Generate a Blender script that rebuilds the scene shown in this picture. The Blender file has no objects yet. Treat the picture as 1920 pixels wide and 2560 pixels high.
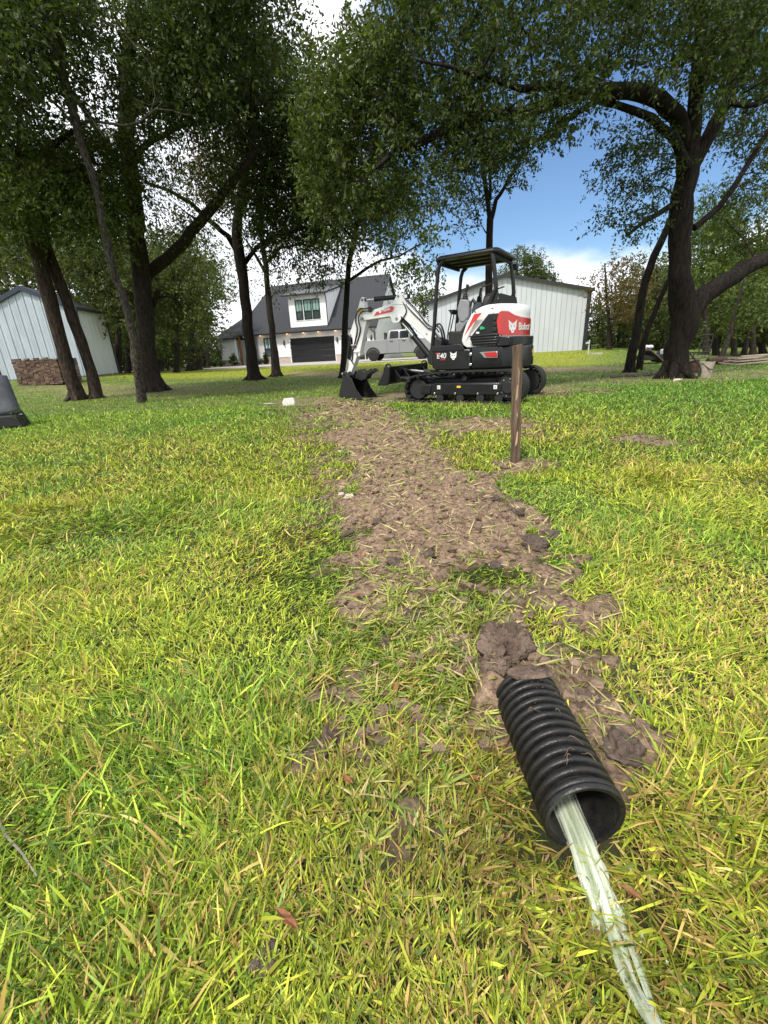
import bpy, math, random
import numpy as np
from mathutils import Vector, Matrix

random.seed(7)
RNG = np.random.default_rng(11)
R = math.radians
scene = bpy.context.scene
COL = scene.collection

# ------------------------------------------------------------------ camera
CAM_H = .95
F_PX, YH, ROLL = 1080.0, 880.0, R(3.0)
PITCH = math.atan((1280 - YH) / F_PX)
_r = Vector((1, 0, 0)); _u = Vector((0, math.sin(PITCH), math.cos(PITCH)))
V_F = Vector((0, math.cos(PITCH), -math.sin(PITCH)))
V_R = _r * math.cos(ROLL) - _u * math.sin(ROLL)
V_U = _u * math.cos(ROLL) + _r * math.sin(ROLL)
cam_data = bpy.data.cameras.new('camera')
cam = bpy.data.objects.new('camera', cam_data); COL.objects.link(cam)
cam_data.sensor_fit = 'VERTICAL'; cam_data.sensor_height = 36.0
cam_data.lens = F_PX / 2560 * 36.0
cam_data.clip_start = .02; cam_data.clip_end = 3000
mw = Matrix.Identity(4)
for i in range(3):
    mw[i][0] = V_R[i]; mw[i][1] = V_U[i]; mw[i][2] = -V_F[i]
mw[2][3] = CAM_H
cam.matrix_world = mw
scene.camera = cam

# ------------------------------------------------------------------ world, sun, exposure
SUN_EL, SUN_AZ = R(57), R(212)        # azimuth clockwise from +Y: high, behind the camera and a little to its left
world = bpy.data.worlds.new('World'); scene.world = world; world.use_nodes = True
nt = world.node_tree; nt.nodes.clear()
N = nt.nodes.new; L = nt.links.new
out = N('ShaderNodeOutputWorld'); bg = N('ShaderNodeBackground'); bg.inputs['Strength'].default_value = .07
sky = N('ShaderNodeTexSky'); sky.sky_type = 'NISHITA'; sky.sun_disc = False
sky.sun_elevation = SUN_EL; sky.sun_rotation = SUN_AZ; sky.air_density = 1.1; sky.dust_density = .6; sky.ozone_density = 1.4
tc = N('ShaderNodeTexCoord')
mp = N('ShaderNodeMapping'); mp.inputs['Scale'].default_value = (1, 1, 2.2); L(tc.outputs['Generated'], mp.inputs['Vector'])
nz = N('ShaderNodeTexNoise'); nz.inputs['Scale'].default_value = 2.6; nz.inputs['Detail'].default_value = 9; nz.inputs['Roughness'].default_value = .58
L(mp.outputs[0], nz.inputs['Vector'])
# a clear gap in the cloud deck ahead and to the right
gap = Vector((math.sin(R(21)) * math.cos(R(15)), math.cos(R(21)) * math.cos(R(15)), math.sin(R(15))))
dt = N('ShaderNodeVectorMath'); dt.operation = 'DOT_PRODUCT'; L(tc.outputs['Generated'], dt.inputs[0]); dt.inputs[1].default_value = gap
mr = N('ShaderNodeMapRange'); mr.inputs[1].default_value = .89; mr.inputs[2].default_value = .985; mr.inputs[3].default_value = .22; mr.inputs[4].default_value = -.36
mr.interpolation_type = 'SMOOTHSTEP'
L(dt.outputs['Value'], mr.inputs[0])
sp = N('ShaderNodeSeparateXYZ'); L(tc.outputs['Generated'], sp.inputs[0])
hz = N('ShaderNodeMapRange'); hz.inputs[1].default_value = .07; hz.inputs[2].default_value = .235; hz.inputs[3].default_value = .72; hz.inputs[4].default_value = 0
L(sp.outputs['Z'], hz.inputs[0])
a1 = N('ShaderNodeMath'); a1.operation = 'ADD'; L(nz.outputs[0], a1.inputs[0]); L(mr.outputs[0], a1.inputs[1])
a2 = N('ShaderNodeMath'); a2.operation = 'ADD'; L(a1.outputs[0], a2.inputs[0]); L(hz.outputs[0], a2.inputs[1])
cm = N('ShaderNodeMapRange'); cm.interpolation_type = 'SMOOTHSTEP'; cm.inputs[1].default_value = .40; cm.inputs[2].default_value = .72; L(a2.outputs[0], cm.inputs[0])
cr = N('ShaderNodeValToRGB'); cr.color_ramp.elements[0].position = .3; cr.color_ramp.elements[0].color = (9.2, 9.7, 10.6, 1)
cr.color_ramp.elements[1].position = .75; cr.color_ramp.elements[1].color = (13.6, 13.7, 13.9, 1)
nz2 = N('ShaderNodeTexNoise'); nz2.inputs['Scale'].default_value = 5; nz2.inputs['Detail'].default_value = 8; L(mp.outputs[0], nz2.inputs['Vector'])
L(nz2.outputs[0], cr.inputs[0])
skm = N('ShaderNodeMix'); skm.data_type = 'RGBA'; skm.blend_type = 'MULTIPLY'; skm.inputs[0].default_value = 1
L(sky.outputs[0], skm.inputs[6]); skm.inputs[7].default_value = (.80, .97, 1.16, 1)
mx = N('ShaderNodeMix'); mx.data_type = 'RGBA'
L(cm.outputs[0], mx.inputs[0]); L(skm.outputs[2], mx.inputs[6]); L(cr.outputs[0], mx.inputs[7])
L(mx.outputs[2], bg.inputs['Color']); L(bg.outputs[0], out.inputs['Surface'])

sun_d = bpy.data.lights.new('sun', 'SUN'); sun_d.energy = 2.5; sun_d.angle = R(6); sun_d.color = (1, .95, .86)
sun = bpy.data.objects.new('sun', sun_d); COL.objects.link(sun)
sd = Vector((math.sin(SUN_AZ) * math.cos(SUN_EL), math.cos(SUN_AZ) * math.cos(SUN_EL), math.sin(SUN_EL)))
sun.rotation_euler = sd.to_track_quat('Z', 'Y').to_euler(); sun.location = (0, 0, 40)

scene.view_settings.view_transform = 'Standard'; scene.view_settings.look = 'None'
scene.view_settings.exposure = .92; scene.view_settings.gamma = 1; scene.view_settings.use_curve_mapping = False
scene.render.engine = 'CYCLES'
cy = scene.cycles
cy.max_bounces = 10; cy.diffuse_bounces = 4; cy.glossy_bounces = 3; cy.transmission_bounces = 6; cy.transparent_max_bounces = 16
cy.caustics_reflective = False; cy.caustics_refractive = False
cy.use_denoising = True

# ------------------------------------------------------------------ helpers
def smooth(a, b, x):
    t = np.clip((x - a) / (b - a), 0, 1); return t * t * (3 - 2 * t)

def _hash(ix, iy, seed):
    h = (ix.astype(np.int64) * 374761393 + iy.astype(np.int64) * 668265263 + seed * 1442695041) & 0xffffffff
    h = ((h ^ (h >> 13)) * 1274126177) & 0xffffffff
    return ((h ^ (h >> 16)) & 0xffff) / 65535.0

def vnoise(x, y, seed=0):
    x = np.asarray(x, float); y = np.asarray(y, float)
    ix = np.floor(x); iy = np.floor(y); fx = x - ix; fy = y - iy
    fx = fx * fx * (3 - 2 * fx); fy = fy * fy * (3 - 2 * fy)
    a = _hash(ix, iy, seed); b = _hash(ix + 1, iy, seed); c = _hash(ix, iy + 1, seed); d = _hash(ix + 1, iy + 1, seed)
    return (a * (1 - fx) + b * fx) * (1 - fy) + (c * (1 - fx) + d * fx) * fy

def fbm(x, y, sc, oct=4, seed=0):
    t = 0; a = .5; n = 0
    for k in range(oct):
        t = t + a * vnoise(np.asarray(x) * sc * 2 ** k + 17.3 * k, np.asarray(y) * sc * 2 ** k - 9.1 * k, seed + k); n += a; a *= .5
    return t / n

def ray(px, py):
    return V_F + V_R * ((px - 960) / F_PX) + V_U * ((1280 - py) / F_PX)

def at(px, py, d):
    """the world point on the line of sight through (px, py) whose distance north of the camera is d"""
    r = ray(px, py); t = d / r.y
    return Vector((r.x * t, d, CAM_H + r.z * t))

def seg_dist(x, y, poly):
    """signed distance to a polygon (negative inside)"""
    d = np.full(np.shape(x), 1e9); inside = np.zeros(np.shape(x), bool)
    n = len(poly)
    for i in range(n):
        ax, ay = poly[i]; bx, by = poly[(i + 1) % n]
        ex, ey = bx - ax, by - ay
        t = np.clip(((x - ax) * ex + (y - ay) * ey) / (ex * ex + ey * ey + 1e-12), 0, 1)
        d = np.minimum(d, np.hypot(x - ax - t * ex, y - ay - t * ey))
        cond = ((ay > y) != (by > y)) & (x < (bx - ax) * (y - ay) / (by - ay + 1e-12) + ax)
        inside ^= cond
    return np.where(inside, -d, d)

def gnd0(px, py, z=0.0):
    r = ray(px, py); t = (z - CAM_H) / r.z
    return (r.x * t, r.y * t)

# ---- ground zones, traced on the ground plane
DIRT = [
 [gnd0(*p) for p in [(775,1000),(800,1055),(838,1110),(868,1190),(862,1260),(905,1320),(880,1390),(900,1440),(860,1500),(882,1560),(930,1600),(1000,1590),(1050,1560),(1060,1500),(1130,1470),(1250,1450),(1330,1430),(1400,1400),(1405,1370),(1330,1320),(1260,1260),(1200,1200),(1130,1150),(1090,1100),(1040,1050),(960,1015),(880,1000)]],
 [gnd0(*p) for p in [(1060,1062),(1110,1046),(1200,1042),(1300,1044),(1345,1062),(1310,1085),(1220,1085),(1120,1090)]],
 [gnd0(*p) for p in [(1575,1100),(1640,1090),(1690,1102),(1640,1116)]],
 [gnd0(*p) for p in [(1240,1160),(1330,1158),(1350,1176),(1230,1180)]],
 [gnd0(*p) for p in [(1170,1740),(1215,1650),(1300,1615),(1370,1620),(1365,1690),(1300,1725),(1260,1790),(1285,1870),(1210,1880),(1180,1810)]],
 [gnd0(*p) for p in [(1390,1690),(1460,1670),(1500,1730),(1560,1800),(1650,1830),(1640,1880),(1570,1950),(1560,2000),(1500,1900),(1440,1800)]],
 [gnd0(*p) for p in [(770,1840),(810,1780),(868,1800),(862,1870),(815,1890),(805,1925),(770,1905)]],
 [gnd0(*p) for p in [(880,1700),(930,1650),(960,1690),(925,1750)]],
 [gnd0(*p) for p in [(1000,2040),(1060,2060),(1040,2150),(990,2110)]],
 [gnd0(*p) for p in [(620,2380),(690,2360),(720,2420),(650,2450)]],
 [gnd0(*p) for p in [(1420,1500),(1480,1490),(1520,1530),(1450,1560)]],
]
MIXED = [([gnd0(*p) for p in [(850,1430),(1000,1400),(1300,1420),(1420,1400),(1480,1480),(1300,1560),(1160,1650),(1120,1800),(980,1760),(880,1940),(760,1940),(740,1800),(820,1700),(860,1560)]], .62),
         ([gnd0(*p) for p in [(850,1700),(1150,1650),(1200,1960),(1150,2200),(1000,2300),(760,2150),(720,1900)]], .34),
         ([gnd0(*p) for p in [(1280,1500),(1500,1450),(1700,1700),(1640,1950),(1520,2080),(1400,1700)]], .18),
         ([gnd0(*p) for p in [(700,1000),(780,1000),(870,1220),(880,1330),(800,1300),(760,1150)]], .45)]
FARDIRT = [   # pale bare bank, leaf litter, mud by the machine
 ([(-9,14.5),(-4.5,13.6),(-2.8,14.6),(-4,16.5),(-8,18.5),(-11,19.5),(-13,20.2),(-16,21.0),(-15,19),(-11,16)], .36),
 ([(-4.5,21),(0,17.2),(4,15.2),(8.5,15.0),(8.5,17),(4,18),(0,19.8),(-4.5,23.6)], .75),
 ([(4.9,10.4),(6,9.4),(9,9.6),(11,11.4),(10,13),(7,13.2),(5.5,12.6)], .36),
 ([(-.4,8.6),(.4,8.1),(3.4,8.3),(4.4,9.0),(4.2,10.6),(2,11.3),(0,11),(-.6,9.6)], .7),
 ([(-2.3,9.0),(-.8,8.9),(-.8,10.4),(-2.2,10.4)], .55),
]
def dirt_mask(x, y):
    x = np.asarray(x, float); y = np.asarray(y, float)
    r = np.hypot(x, y)
    sc = .028 + .028 * np.minimum(r, 9)
    n = (fbm(x, y, 9, 4, 3) - .5) * 5.0 * sc + (fbm(x, y, 2.6, 3, 8) - .5) * 3.4 * sc
    m = np.zeros(np.shape(x))
    for k, p in enumerate(DIRT):
        d = seg_dist(x, y, p) + n * (1.0 if k else 1.25)
        m = np.maximum(m, smooth(.9, -.9, d / sc))
    for p, a in MIXED:
        d = seg_dist(x, y, p) + n * 1.4
        m = np.maximum(m, a * smooth(1.2, -1.2, d / sc) * smooth(.30, .62, fbm(x, y, 13, 3, 77)) * 1.25)
    for p, a in FARDIRT:
        d = seg_dist(x, y, p) + (fbm(x, y, 1.1, 4, 21) - .5) * 2.0
        m = np.maximum(m, a * smooth(.35, -.35, d))
    return m

def terrain(x, y):
    """broad shape of the land, no clods"""
    x = np.asarray(x, float); y = np.asarray(y, float)
    s = x - .47 * y
    z = .27 * smooth(13, 27, y)
    z = z - .80 * smooth(1.5, 10, s) * smooth(9, 32, y)
    z = z + .36 * np.exp(-((x + 17) / 5.5) ** 2 - ((y - 24) / 4.5) ** 2)
    z = z - .06 * np.exp(-((x + .6) / 1.1) ** 2 - ((y - 9.9) / .8) ** 2)
    z = z - .055 * np.exp(-((x - .36) / .16) ** 2 - ((y - .42) / .17) ** 2)
    z = z + .015 * (fbm(x, y, .8, 3, 5) - .5) * smooth(.2, 2, np.hypot(x, y))
    return z

def mound(x, y):
    z = .05 * smooth(.06, -.30, seg_dist(x, y, DIRT[0])) * smooth(.8, 2.2, y)
    z = z + .105 * np.exp(-((x - .35) / .13) ** 4 - ((y - 1.0) / .105) ** 4)
    z = z + .10 * np.exp(-((x + 1.05) / .45) ** 2 - ((y - 9.6) / .35) ** 2)
    return z

def height(x, y):
    """the surface as built: land + trench mound + clods and crumbs where it is bare"""
    x = np.asarray(x, float); y = np.asarray(y, float)
    z = terrain(x, y) + mound(x, y)
    near = np.asarray(np.hypot(x, y) < 14)
    m = dirt_mask(x, y) * near
    lump = np.abs(fbm(x, y, 11, 3, 31) - .5) * 2
    ridg = 1 - np.abs(fbm(x, y, 26, 3, 41) - .5) * 4
    z = z + m * (.036 * (lump - .25) + .016 * ridg + .016 * (fbm(x, y, 55, 3, 51) - .5)) * smooth(0, .6, m)
    return z

def hgt(x, y):
    return float(height(np.array([x]), np.array([y]))[0])

def gnd(px, py):
    """where the line of sight through (px, py) meets the land"""
    z = 0.0
    for _ in range(14):
        x, y = gnd0(px, py, z); z = .5 * z + .5 * float(terrain(np.array([x]), np.array([y]))[0])
    return Vector((x, y, z))

# ---- mesh builder
class MB:
    def __init__(s): s.v = []; s.f = []
    def add(s, verts, faces, M=None):
        o = len(s.v)
        s.v += [tuple(M @ Vector(p)) for p in verts] if M is not None else [tuple(p) for p in verts]
        s.f += [tuple(i + o for i in f) for f in faces]; return s
    def box(s, c, size, M=None, taper=1.0):
        hx, hy, hz = size[0] / 2, size[1] / 2, size[2] / 2
        vs = []
        for z, k in ((-hz, 1), (hz, taper)):
            vs += [(c[0] - hx * k, c[1] - hy * k, c[2] + z), (c[0] + hx * k, c[1] - hy * k, c[2] + z), (c[0] + hx * k, c[1] + hy * k, c[2] + z), (c[0] - hx * k, c[1] + hy * k, c[2] + z)]
        return s.add(vs, [(3, 2, 1, 0), (4, 5, 6, 7), (0, 1, 5, 4), (1, 2, 6, 5), (2, 3, 7, 6), (3, 0, 4, 7)], M)
    def prism_y(s, pts, y0, y1, M=None):       # pts (x, z) extruded along y
        n = len(pts)
        vs = [(p[0], y0, p[1]) for p in pts] + [(p[0], y1, p[1]) for p in pts]
        return s.add(vs, [tuple(range(n)), tuple(range(2 * n - 1, n - 1, -1))] + [(i, i + n, (i + 1) % n + n, (i + 1) % n) for i in range(n)], M)
    def prism_x(s, pts, x0, x1, M=None):       # pts (y, z)
        n = len(pts)
        vs = [(x0, p[0], p[1]) for p in pts] + [(x1, p[0], p[1]) for p in pts]
        return s.add(vs, [tuple(range(n)), tuple(range(2 * n - 1, n - 1, -1))] + [(i, (i + 1) % n, (i + 1) % n + n, i + n) for i in range(n)], M)
    def prism_z(s, pts, z0, z1, M=None):       # pts (x, y)
        n = len(pts)
        vs = [(p[0], p[1], z0) for p in pts] + [(p[0], p[1], z1) for p in pts]
        return s.add(vs, [tuple(range(n - 1, -1, -1)), tuple(range(n, 2 * n))] + [(i, (i + 1) % n, (i + 1) % n + n, i + n) for i in range(n)], M)
    def loft(s, rings, cap=True, M=None):
        n = len(rings[0]); vs = [p for r in rings for p in r]; fs = []
        for k in range(len(rings) - 1):
            for i in range(n):
                j = (i + 1) % n; fs.append((k * n + i, k * n + j, (k + 1) * n + j, (k + 1) * n + i))
        if cap: fs += [tuple(range(n - 1, -1, -1)), tuple(range((len(rings) - 1) * n, len(rings) * n))]
        return s.add(vs, fs, M)
    def tube(s, pts, rad, seg=8, M=None, wob=0.0, cap=True):
        pts = [Vector(p) for p in pts]
        if not isinstance(rad, (list, tuple)): rad = [rad] * len(pts)
        rings = []; up = None
        for k, p in enumerate(pts):
            t = (pts[min(k + 1, len(pts) - 1)] - pts[max(k - 1, 0)])
            if t.length < 1e-9: t = Vector((0, 0, 1))
            t.normalize()
            if up is None:
                up = t.orthogonal().normalized()
            else:
                up = (up - t * up.dot(t))
                if up.length < 1e-6: up = t.orthogonal()
                up.normalize()
            b = t.cross(up)
            ring = []
            for i in range(seg):
                a = 2 * math.pi * i / seg
                rr = rad[k] * (1 + (wob * math.sin(3 * a + k * .9) + wob * random.uniform(-1, 1) if wob else 0))
                ring.append(tuple(p + (up * math.cos(a) + b * math.sin(a)) * rr))
            rings.append(ring)
        return s.loft(rings, cap, M)
    def cyl(s, a, b, r, seg=16, M=None, r2=None):
        return s.tube([a, b], [r, r if r2 is None else r2], seg, M)
    def lathe(s, prof, seg=24, M=None):        # prof (r, z), closed on the axis where r = 0
        rings = [[(r * math.cos(2 * math.pi * i / seg), r * math.sin(2 * math.pi * i / seg), z) for i in range(seg)] for r, z in prof]
        return s.loft(rings, True, M)
    def blob(s, c, r, M=None, seg=8, rows=5, jag=.2, rnd=random):
        rings = []
        for k in range(1, rows):
            ph = math.pi * k / rows
            rings.append([(c[0] + r[0] * math.sin(ph) * math.cos(2 * math.pi * i / seg) * (1 + rnd.uniform(-jag, jag)),
                           c[1] + r[1] * math.sin(ph) * math.sin(2 * math.pi * i / seg) * (1 + rnd.uniform(-jag, jag)),
                           c[2] - r[2] * math.cos(ph) * (1 + rnd.uniform(-jag, jag) * .6)) for i in range(seg)])
        return s.loft(rings, True, M)
    def build(s, name, mat=None, parent=None, bevel=0, smooth_deg=40, seg=2):
        me = bpy.data.meshes.new(name); me.from_pydata(s.v, [], s.f); me.update()
        return finish(name, me, mat, parent, bevel, smooth_deg, seg)

def finish(name, me, mat=None, parent=None, bevel=0, smooth_deg=40, seg=2):
    if mat is not None: me.materials.append(mat)
    if smooth_deg:
        me.polygons.foreach_set('use_smooth', [True] * len(me.polygons)); me.set_sharp_from_angle(angle=R(smooth_deg))
    o = bpy.data.objects.new(name, me); COL.objects.link(o)
    if parent is not None: o.parent = parent
    if bevel:
        b = o.modifiers.new('bevel', 'BEVEL'); b.width = bevel; b.segments = seg; b.limit_method = 'ANGLE'; b.angle_limit = R(30)
    return o

def np_mesh(name, co, polys_n, idx, mat, color=None):
    """mesh from numpy: co (V,3), idx flat loop indices, polys_n loop counts"""
    me = bpy.data.meshes.new(name)
    me.vertices.add(len(co)); me.vertices.foreach_set('co', np.ascontiguousarray(co, np.float32).ravel())
    me.loops.add(len(idx)); me.loops.foreach_set('vertex_index', np.ascontiguousarray(idx, np.int32))
    st = np.zeros(len(polys_n), np.int32); st[1:] = np.cumsum(polys_n)[:-1]
    me.polygons.add(len(polys_n)); me.polygons.foreach_set('loop_start', st)
    try: me.polygons.foreach_set('loop_total', np.ascontiguousarray(polys_n, np.int32))
    except Exception: pass
    me.update(calc_edges=True)
    if color is not None:
        at_ = me.color_attributes.new('Col', 'FLOAT_COLOR', 'POINT')
        c4 = np.ones((len(co), 4), np.float32); c4[:, :3] = color
        at_.data.foreach_set('color', c4.ravel())
    if mat is not None: me.materials.append(mat)
    return me

def tag(o, label=None, cat=None, group=None, kind=None):
    if label: o['label'] = label
    if cat: o['category'] = cat
    if group: o['group'] = group
    if kind: o['kind'] = kind
    return o

def empty(name, loc=(0, 0, 0), rz=0, label=None, cat=None, group=None):
    o = bpy.data.objects.new(name, None); COL.objects.link(o); o.location = loc; o.rotation_euler = (0, 0, rz); o.empty_display_size = .2
    return tag(o, label, cat, group)

def inst(o, parent=None, loc=None, rot=None, scale=None, name=None):
    c = o.copy(); COL.objects.link(c); c.parent = parent
    if name: c.name = name
    if loc is not None: c.location = loc
    if rot is not None: c.rotation_euler = rot
    if scale is not None: c.scale = scale
    return c

# ---- materials
def mat(name, color, rough=.6, metal=0.0, var=.15, scale=6.0, bump=0.0, bscale=40.0, coat=0.0, spec=.5, stretch=(1, 1, 1), color2=None, emit=None, detail=5):
    m = bpy.data.materials.new(name); m.use_nodes = True
    n = m.node_tree.nodes; l = m.node_tree.links; b = n['Principled BSDF']
    b.inputs['Roughness'].default_value = rough; b.inputs['Metallic'].default_value = metal
    b.inputs['Specular IOR Level'].default_value = spec; b.inputs['Coat Weight'].default_value = coat; b.inputs['Coat Roughness'].default_value = .08
    t = n.new('ShaderNodeTexCoord'); mp_ = n.new('ShaderNodeMapping'); mp_.inputs['Scale'].default_value = stretch
    l.new(t.outputs['Object'], mp_.inputs['Vector'])
    nz_ = n.new('ShaderNodeTexNoise'); nz_.inputs['Scale'].default_value = scale; nz_.inputs['Detail'].default_value = detail; nz_.inputs['Roughness'].default_value = .6
    l.new(mp_.outputs[0], nz_.inputs['Vector'])
    r = n.new('ShaderNodeValToRGB')
    c = Vector(color); c2 = Vector(color2) if color2 else c * (1 + var); c1 = c if color2 else c * (1 - var)
    r.color_ramp.elements[0].position = .35; r.color_ramp.elements[0].color = (*c1, 1)
    r.color_ramp.elements[1].position = .68; r.color_ramp.elements[1].color = (*c2, 1)
    l.new(nz_.outputs[0], r.inputs[0]); l.new(r.outputs[0], b.inputs['Base Color'])
    rm = n.new('ShaderNodeMapRange'); rm.inputs[3].default_value = max(rough - .08, .02); rm.inputs[4].default_value = min(rough + .10, 1)
    l.new(nz_.outputs[0], rm.inputs[0]); l.new(rm.outputs[0], b.inputs['Roughness'])
    if bump:
        n2 = n.new('ShaderNodeTexNoise'); n2.inputs['Scale'].default_value = bscale; n2.inputs['Detail'].default_value = 6
        l.new(mp_.outputs[0], n2.inputs['Vector'])
        bp = n.new('ShaderNodeBump'); bp.inputs['Strength'].default_value = bump; bp.inputs['Distance'].default_value = .05 if bump >= 1 else .02
        l.new(n2.outputs[0], bp.inputs['Height']); l.new(bp.outputs[0], b.inputs['Normal'])
    if emit:
        b.inputs['Emission Color'].default_value = (*emit[0], 1); b.inputs['Emission Strength'].default_value = emit[1]
    return m

def leaf_mat(name, trans=.36, rough=.55, spec=.25):
    m = bpy.data.materials.new(name); m.use_nodes = True
    n = m.node_tree.nodes; l = m.node_tree.links; b = n['Principled BSDF']
    b.inputs['Roughness'].default_value = rough; b.inputs['Specular IOR Level'].default_value = spec
    a = n.new('ShaderNodeAttribute'); a.attribute_name = 'Col'
    l.new(a.outputs['Color'], b.inputs['Base Color'])
    tr = n.new('ShaderNodeBsdfTranslucent')
    mc = n.new('ShaderNodeMix'); mc.data_type = 'RGBA'; mc.blend_type = 'MULTIPLY'; mc.inputs[0].default_value = 1
    l.new(a.outputs['Color'], mc.inputs[6]); mc.inputs[7].default_value = (1.25, 1.35, .6, 1); l.new(mc.outputs[2], tr.inputs['Color'])
    ms = n.new('ShaderNodeMixShader'); ms.inputs[0].default_value = trans
    l.new(b.outputs[0], ms.inputs[1]); l.new(tr.outputs[0], ms.inputs[2]); l.new(ms.outputs[0], n['Material Output'].inputs['Surface'])
    return m

def glass_mat(name, tint, rough=.05):
    return mat(name, tint, rough=rough, var=.1, scale=2, spec=.8, coat=.3)

M_LEAF = leaf_mat('leaf'); M_GRASS = leaf_mat('grass_blade', .18, .5, .25)
M_BARK = mat('bark', (.018, .014, .012), .95, scale=26, color2=(.058, .048, .041), bump=1.0, bscale=30, stretch=(1, 1, .16), spec=.1, detail=9)
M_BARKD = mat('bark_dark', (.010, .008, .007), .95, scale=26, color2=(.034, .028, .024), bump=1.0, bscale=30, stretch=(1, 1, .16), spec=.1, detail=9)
M_BARKR = mat('bark_reddish', (.022, .016, .013), .95, scale=20, color2=(.078, .060, .049), bump=1.0, bscale=26, stretch=(1, 1, .22), spec=.1, detail=10)
M_BARKL = mat('bark_lichen', (.018, .014, .012), .95, scale=30, bump=1.0, bscale=30, color2=(.115, .10, .088), spec=.1, stretch=(1, 1, .35), detail=9)
M_DEADWOOD = mat('dead_wood', (.20, .175, .14), .9, var=.3, scale=12)
# ================================================================== the ground
def axis(core0, core1, step, g0, g1, end0, end1, mid=None):
    a = list(np.arange(core0, core1, step)); st = step; v = a[-1]
    while v < end1:
        st *= g1(v) if callable(g1) else g1; v += st; a.append(v)
    st = step; v = core0; b = []
    while v > end0:
        st *= g0; v -= st; b.append(v)
    return np.array(b[::-1] + a)

xs = axis(-.85, 1.25, .020, 1.06, 1.06, -900, 900)
ys = axis(.2, 2.2, .020, 1.25, lambda v: 1.018 if v < 45 else 1.13, -300, 1500)
GX, GY = np.meshgrid(xs, ys)
GZ = height(GX, GY)
nx_, ny_ = len(xs), len(ys)
co = np.stack([GX, GY, GZ], -1).reshape(-1, 3)
ii = np.arange(nx_ * ny_).reshape(ny_, nx_)
quads = np.stack([ii[:-1, :-1], ii[:-1, 1:], ii[1:, 1:], ii[1:, :-1]], -1).reshape(-1, 4)
dm = dirt_mask(GX, GY).ravel()
strip = (smooth(18.5, 20.5, GY + .25 * GX) * smooth(60, 40, GY) * smooth(2.5, -1.5, GX - .47 * GY) * smooth(-17, -12, GX + .0 * GY)).ravel()      # fresh yellow-green turf towards the drive
zone = np.stack([dm, strip, smooth(5, 11, np.hypot(GX, GY)).ravel()], -1)
me = np_mesh('ground', co, np.full(len(quads), 4), quads.ravel(), None)
ca = me.color_attributes.new('zone', 'FLOAT_COLOR', 'POINT')
c4 = np.ones((len(co), 4), np.float32); c4[:, :3] = zone; ca.data.foreach_set('color', c4.ravel())
M_GROUND = bpy.data.materials.new('ground_soil_and_turf'); M_GROUND.use_nodes = True
n = M_GROUND.node_tree.nodes; l = M_GROUND.node_tree.links; b = n['Principled BSDF']; b.inputs['Roughness'].default_value = .85; b.inputs['Specular IOR Level'].default_value = .25
tcx = n.new('ShaderNodeTexCoord')
def noise(scale, detail=6, rough=.6, stretch=None):
    q = n.new('ShaderNodeTexNoise'); q.inputs['Scale'].default_value = scale; q.inputs['Detail'].default_value = detail; q.inputs['Roughness'].default_value = rough
    if stretch:
        m_ = n.new('ShaderNodeMapping'); m_.inputs['Scale'].default_value = stretch; l.new(tcx.outputs['Object'], m_.inputs[0]); l.new(m_.outputs[0], q.inputs['Vector'])
    else: l.new(tcx.outputs['Object'], q.inputs['Vector'])
    return q
def ramp(src, stops):
    r = n.new('ShaderNodeValToRGB')
    while len(r.color_ramp.elements) < len(stops): r.color_ramp.elements.new(.5)
    for e, (p, c) in zip(r.color_ramp.elements, stops): e.position = p; e.color = (*c, 1)
    l.new(src, r.inputs[0]); return r.outputs[0]
def mixc(f, a, b_):
    q = n.new('ShaderNodeMix'); q.data_type = 'RGBA'
    l.new(f, q.inputs[0]) if not isinstance(f, float) else setattr(q.inputs[0], 'default_value', f)
    l.new(a, q.inputs[6]); l.new(b_, q.inputs[7]); return q.outputs[2]
za = n.new('ShaderNodeAttribute'); za.attribute_name = 'zone'; zs = n.new('ShaderNodeSeparateColor'); l.new(za.outputs['Color'], zs.inputs[0])
turf = mixc(noise(.7, 4).outputs[0], ramp(noise(9, 10, .75).outputs[0], [(.3, (.012, .015, .006)), (.55, (.040, .046, .013)), (.75, (.17, .13, .050))]),
            ramp(noise(14, 10, .75).outputs[0], [(.3, (.014, .013, .007)), (.6, (.038, .038, .013)), (.8, (.16, .115, .048))]))  # near-black turf: shade between the blades put into the ground colour
turf_far = ramp(noise(2.2, 9, .75).outputs[0], [(.3, (.050, .078, .014)), (.52, (.095, .130, .022)), (.72, (.19, .185, .055))])
turf = mixc(zs.outputs[2], turf, turf_far)
fresh = ramp(noise(3.5, 8, .7).outputs[0], [(.3, (.11, .15, .014)), (.55, (.19, .21, .018)), (.75, (.26, .21, .030))])
soil = mixc(noise(4, 5).outputs[0], ramp(noise(42, 9, .72).outputs[0], [(.36, (.060, .038, .026)), (.47, (.225, .150, .100)), (.64, (.52, .37, .25))]),
            ramp(noise(30, 9, .72).outputs[0], [(.38, (.042, .028, .020)), (.52, (.165, .109, .075)), (.68, (.42, .295, .195))]))
c_ = mixc(zs.outputs[1], turf, fresh); c_ = mixc(zs.outputs[0], c_, soil)
l.new(c_, b.inputs['Base Color'])
bp = n.new('ShaderNodeBump'); bp.inputs['Strength'].default_value = .8; bp.inputs['Distance'].default_value = .02
l.new(noise(90, 8, .7).outputs[0], bp.inputs['Height']); l.new(bp.outputs[0], b.inputs['Normal'])
me.materials.append(M_GROUND)
me.polygons.foreach_set('use_smooth', [True] * len(me.polygons))
ground = bpy.data.objects.new('ground', me); COL.objects.link(ground); tag(ground, kind='structure')

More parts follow.
